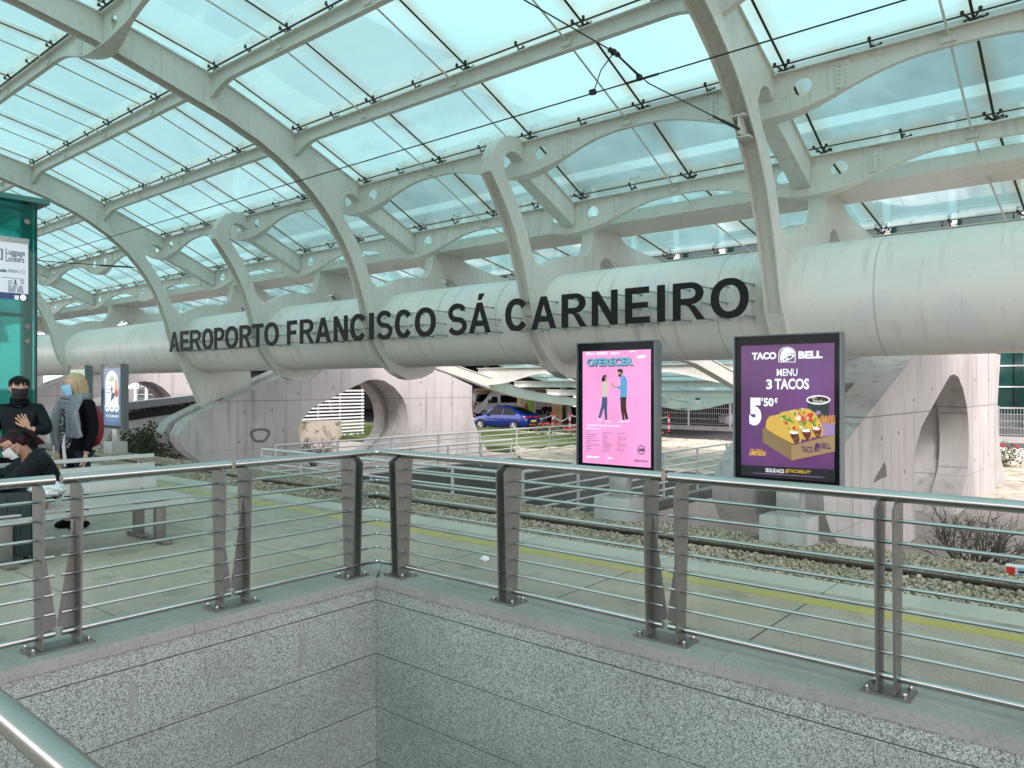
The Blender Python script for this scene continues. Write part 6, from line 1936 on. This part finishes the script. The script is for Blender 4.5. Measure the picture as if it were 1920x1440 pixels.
mb = MB()
for k in range(3): mb.box((-.42, .052, 2.15 - .42 * k), (-.24, .056, 2.40 - .42 * k))
for k in range(9): mb.box((-.16, .052, 2.32 - .16 * k), (R(.0, .24), .056, 2.37 - .16 * k))
tag(mb.build('print', M['darkwall'], t, local=True, smooth=0), kind='stuff')
x, y = on_Z(1044, 797, GZ)
t = thing('ochre_board', 'ochre board with a round black emblem standing behind the ramp fence', 'board', (x, y, GZ), rotz=yaw_to(.05, 1))
mb = MB(); mb.rbox((-.42, -.05, .04), (.42, .05, 2.0), .02); mb.build('panel', M['ochre'], t, local=True)
mb = MB(); mb.prism([(.12 + .26 * cos(a), .42 + .26 * sin(a)) for a in [2 * pi * k / 22 for k in range(22)]], 1, .051, .056, holes=[[(.12 + .20 * cos(a), .42 + .20 * sin(a)) for a in [2 * pi * k / 22 for k in range(22)]]]); mb.build('emblem_ring', M['black'], t, local=True)
mb = MB(); mb.tube([(-.02, .054, .34), (.02, .054, .52), (.12, .054, .46), (.20, .054, .52), (.26, .054, .34)], .022, 5); mb.build('emblem_mark', M['black'], t, local=True)
mb = MB()
for k in range(4): mb.box((-.34 + .17 * k, .051, 1.62), (-.22 + .17 * k, .055, 1.90))
for k in range(4): mb.box((-.32, .051, 1.36 - .14 * k), (.30 - .1 * (k % 3), .055, 1.40 - .14 * k))
tag(mb.build('print', M['twig'], t, local=True, smooth=0), kind='stuff')
x, y = on_Z(1060, 796, GZ)
t = thing('potted_plant', 'slim climbing plant on a pole beside the ochre board', 'plant', (x, y, GZ))
mb = MB(); mb.tube([(x, y, GZ), (x, y, GZ + 2.1)], .04, 6); mb.build('pole', M['twig'], t)
leaves(260, (x, y, GZ + 1.1), (.28, .28, 1.1), .12).build('foliage', M['leaf2'], t, smooth=0)
def far_person(label, u, v, top, yaw, mats, H=1.7):
    x, y = on_Z(u, v, GZ)
    t = thing('person', label, 'person', (x, y, GZ), rotz=yaw)
    t.scale = (H / 1.72,) * 3
    m = face_frame(t, (0, .03, 1.595), 0, radians(-8))
    body = [[(0, 0, .95, .12, 'pelvis'), (0, 0, 1.12, .12), (0, 0, 1.28, .13, 'chest'), (0, 0, 1.42, .07, 'neck')]]
    for s in (-1, 1):
        body.append(['pelvis', (s * .09, 0, .85, .08), (s * .1, .02 * s, .5, .058), (s * .1, -.01, .12, .04), (s * .105, .1, .035, .035)])
        body.append(['chest', (s * .16, 0, 1.37, .055), (s * .23, .02, 1.12, .042), (s * .16, .20, 1.02, .03), (s * .13, .27, 1.0, .024)])
    add_head(body, 'neck', m)
    skin_mesh('body', body, M['skin'], t, 1)
    jk = [[(0, 0, .80, (.18, .13), 'h'), (0, 0, 1.10, (.165, .125)), (0, 0, 1.28, (.18, .13), 'chest'), (0, 0, 1.44, .08)]]
    for s in (-1, 1): jk.append(['chest', (s * .17, 0, 1.36, .08), (s * .24, .02, 1.12, .065), (s * .17, .18, 1.02, .05)])
    skin_mesh('coat', jk, mats[0], t, 1)
    tr = [[(0, 0, .97, (.15, .11), 'p'), (0, 0, .88, (.15, .11))]]
    for s in (-1, 1): tr.append(['p', (s * .098, 0, .80, .095), (s * .102, .01, .49, .07), (s * .105, -.01, .09, .055)])
    skin_mesh('trousers', tr, mats[1], t, 1)
    headpart('hair', m, hair_tied, mats[2], t)
far_person('far person in a dark coat and blue jeans beside the ochre board', 1022, 797, 0, yaw_to(-.3, 1), (M['dark_cloth'], surf('blue_jeans', (.10, .19, .33), .8), M['hair_black']))
far_person('far person all in black standing nearest to the ochre board', 1031, 798, 0, yaw_to(-.8, .4), (M['dark_cloth'], M['dark_cloth'], M['hair_black']), 1.74)
far_person('far person in a red top between the yellow board and the minibus', 988, 790, 0, yaw_to(.6, .7), (surf('rust_top', (.35, .10, .07), .8), M['dark_cloth'], M['hair_black']), 1.66)
x, y = on_Z(1011, 798, GZ)
o = leaves(0, (0, 0, 0), (1, 1, 1), 1)
mb = MB(); mb.sphere((x, y, GZ + .42), (.42, .36, .46), 16, 10, fn=lambda p, d: p * (1 + .08 * sin(d.x * 9) * sin(d.z * 7)))
tag(mb.build('luggage_bundle', M['casing']), 'grey covered luggage bundle beside the people far off', 'luggage')
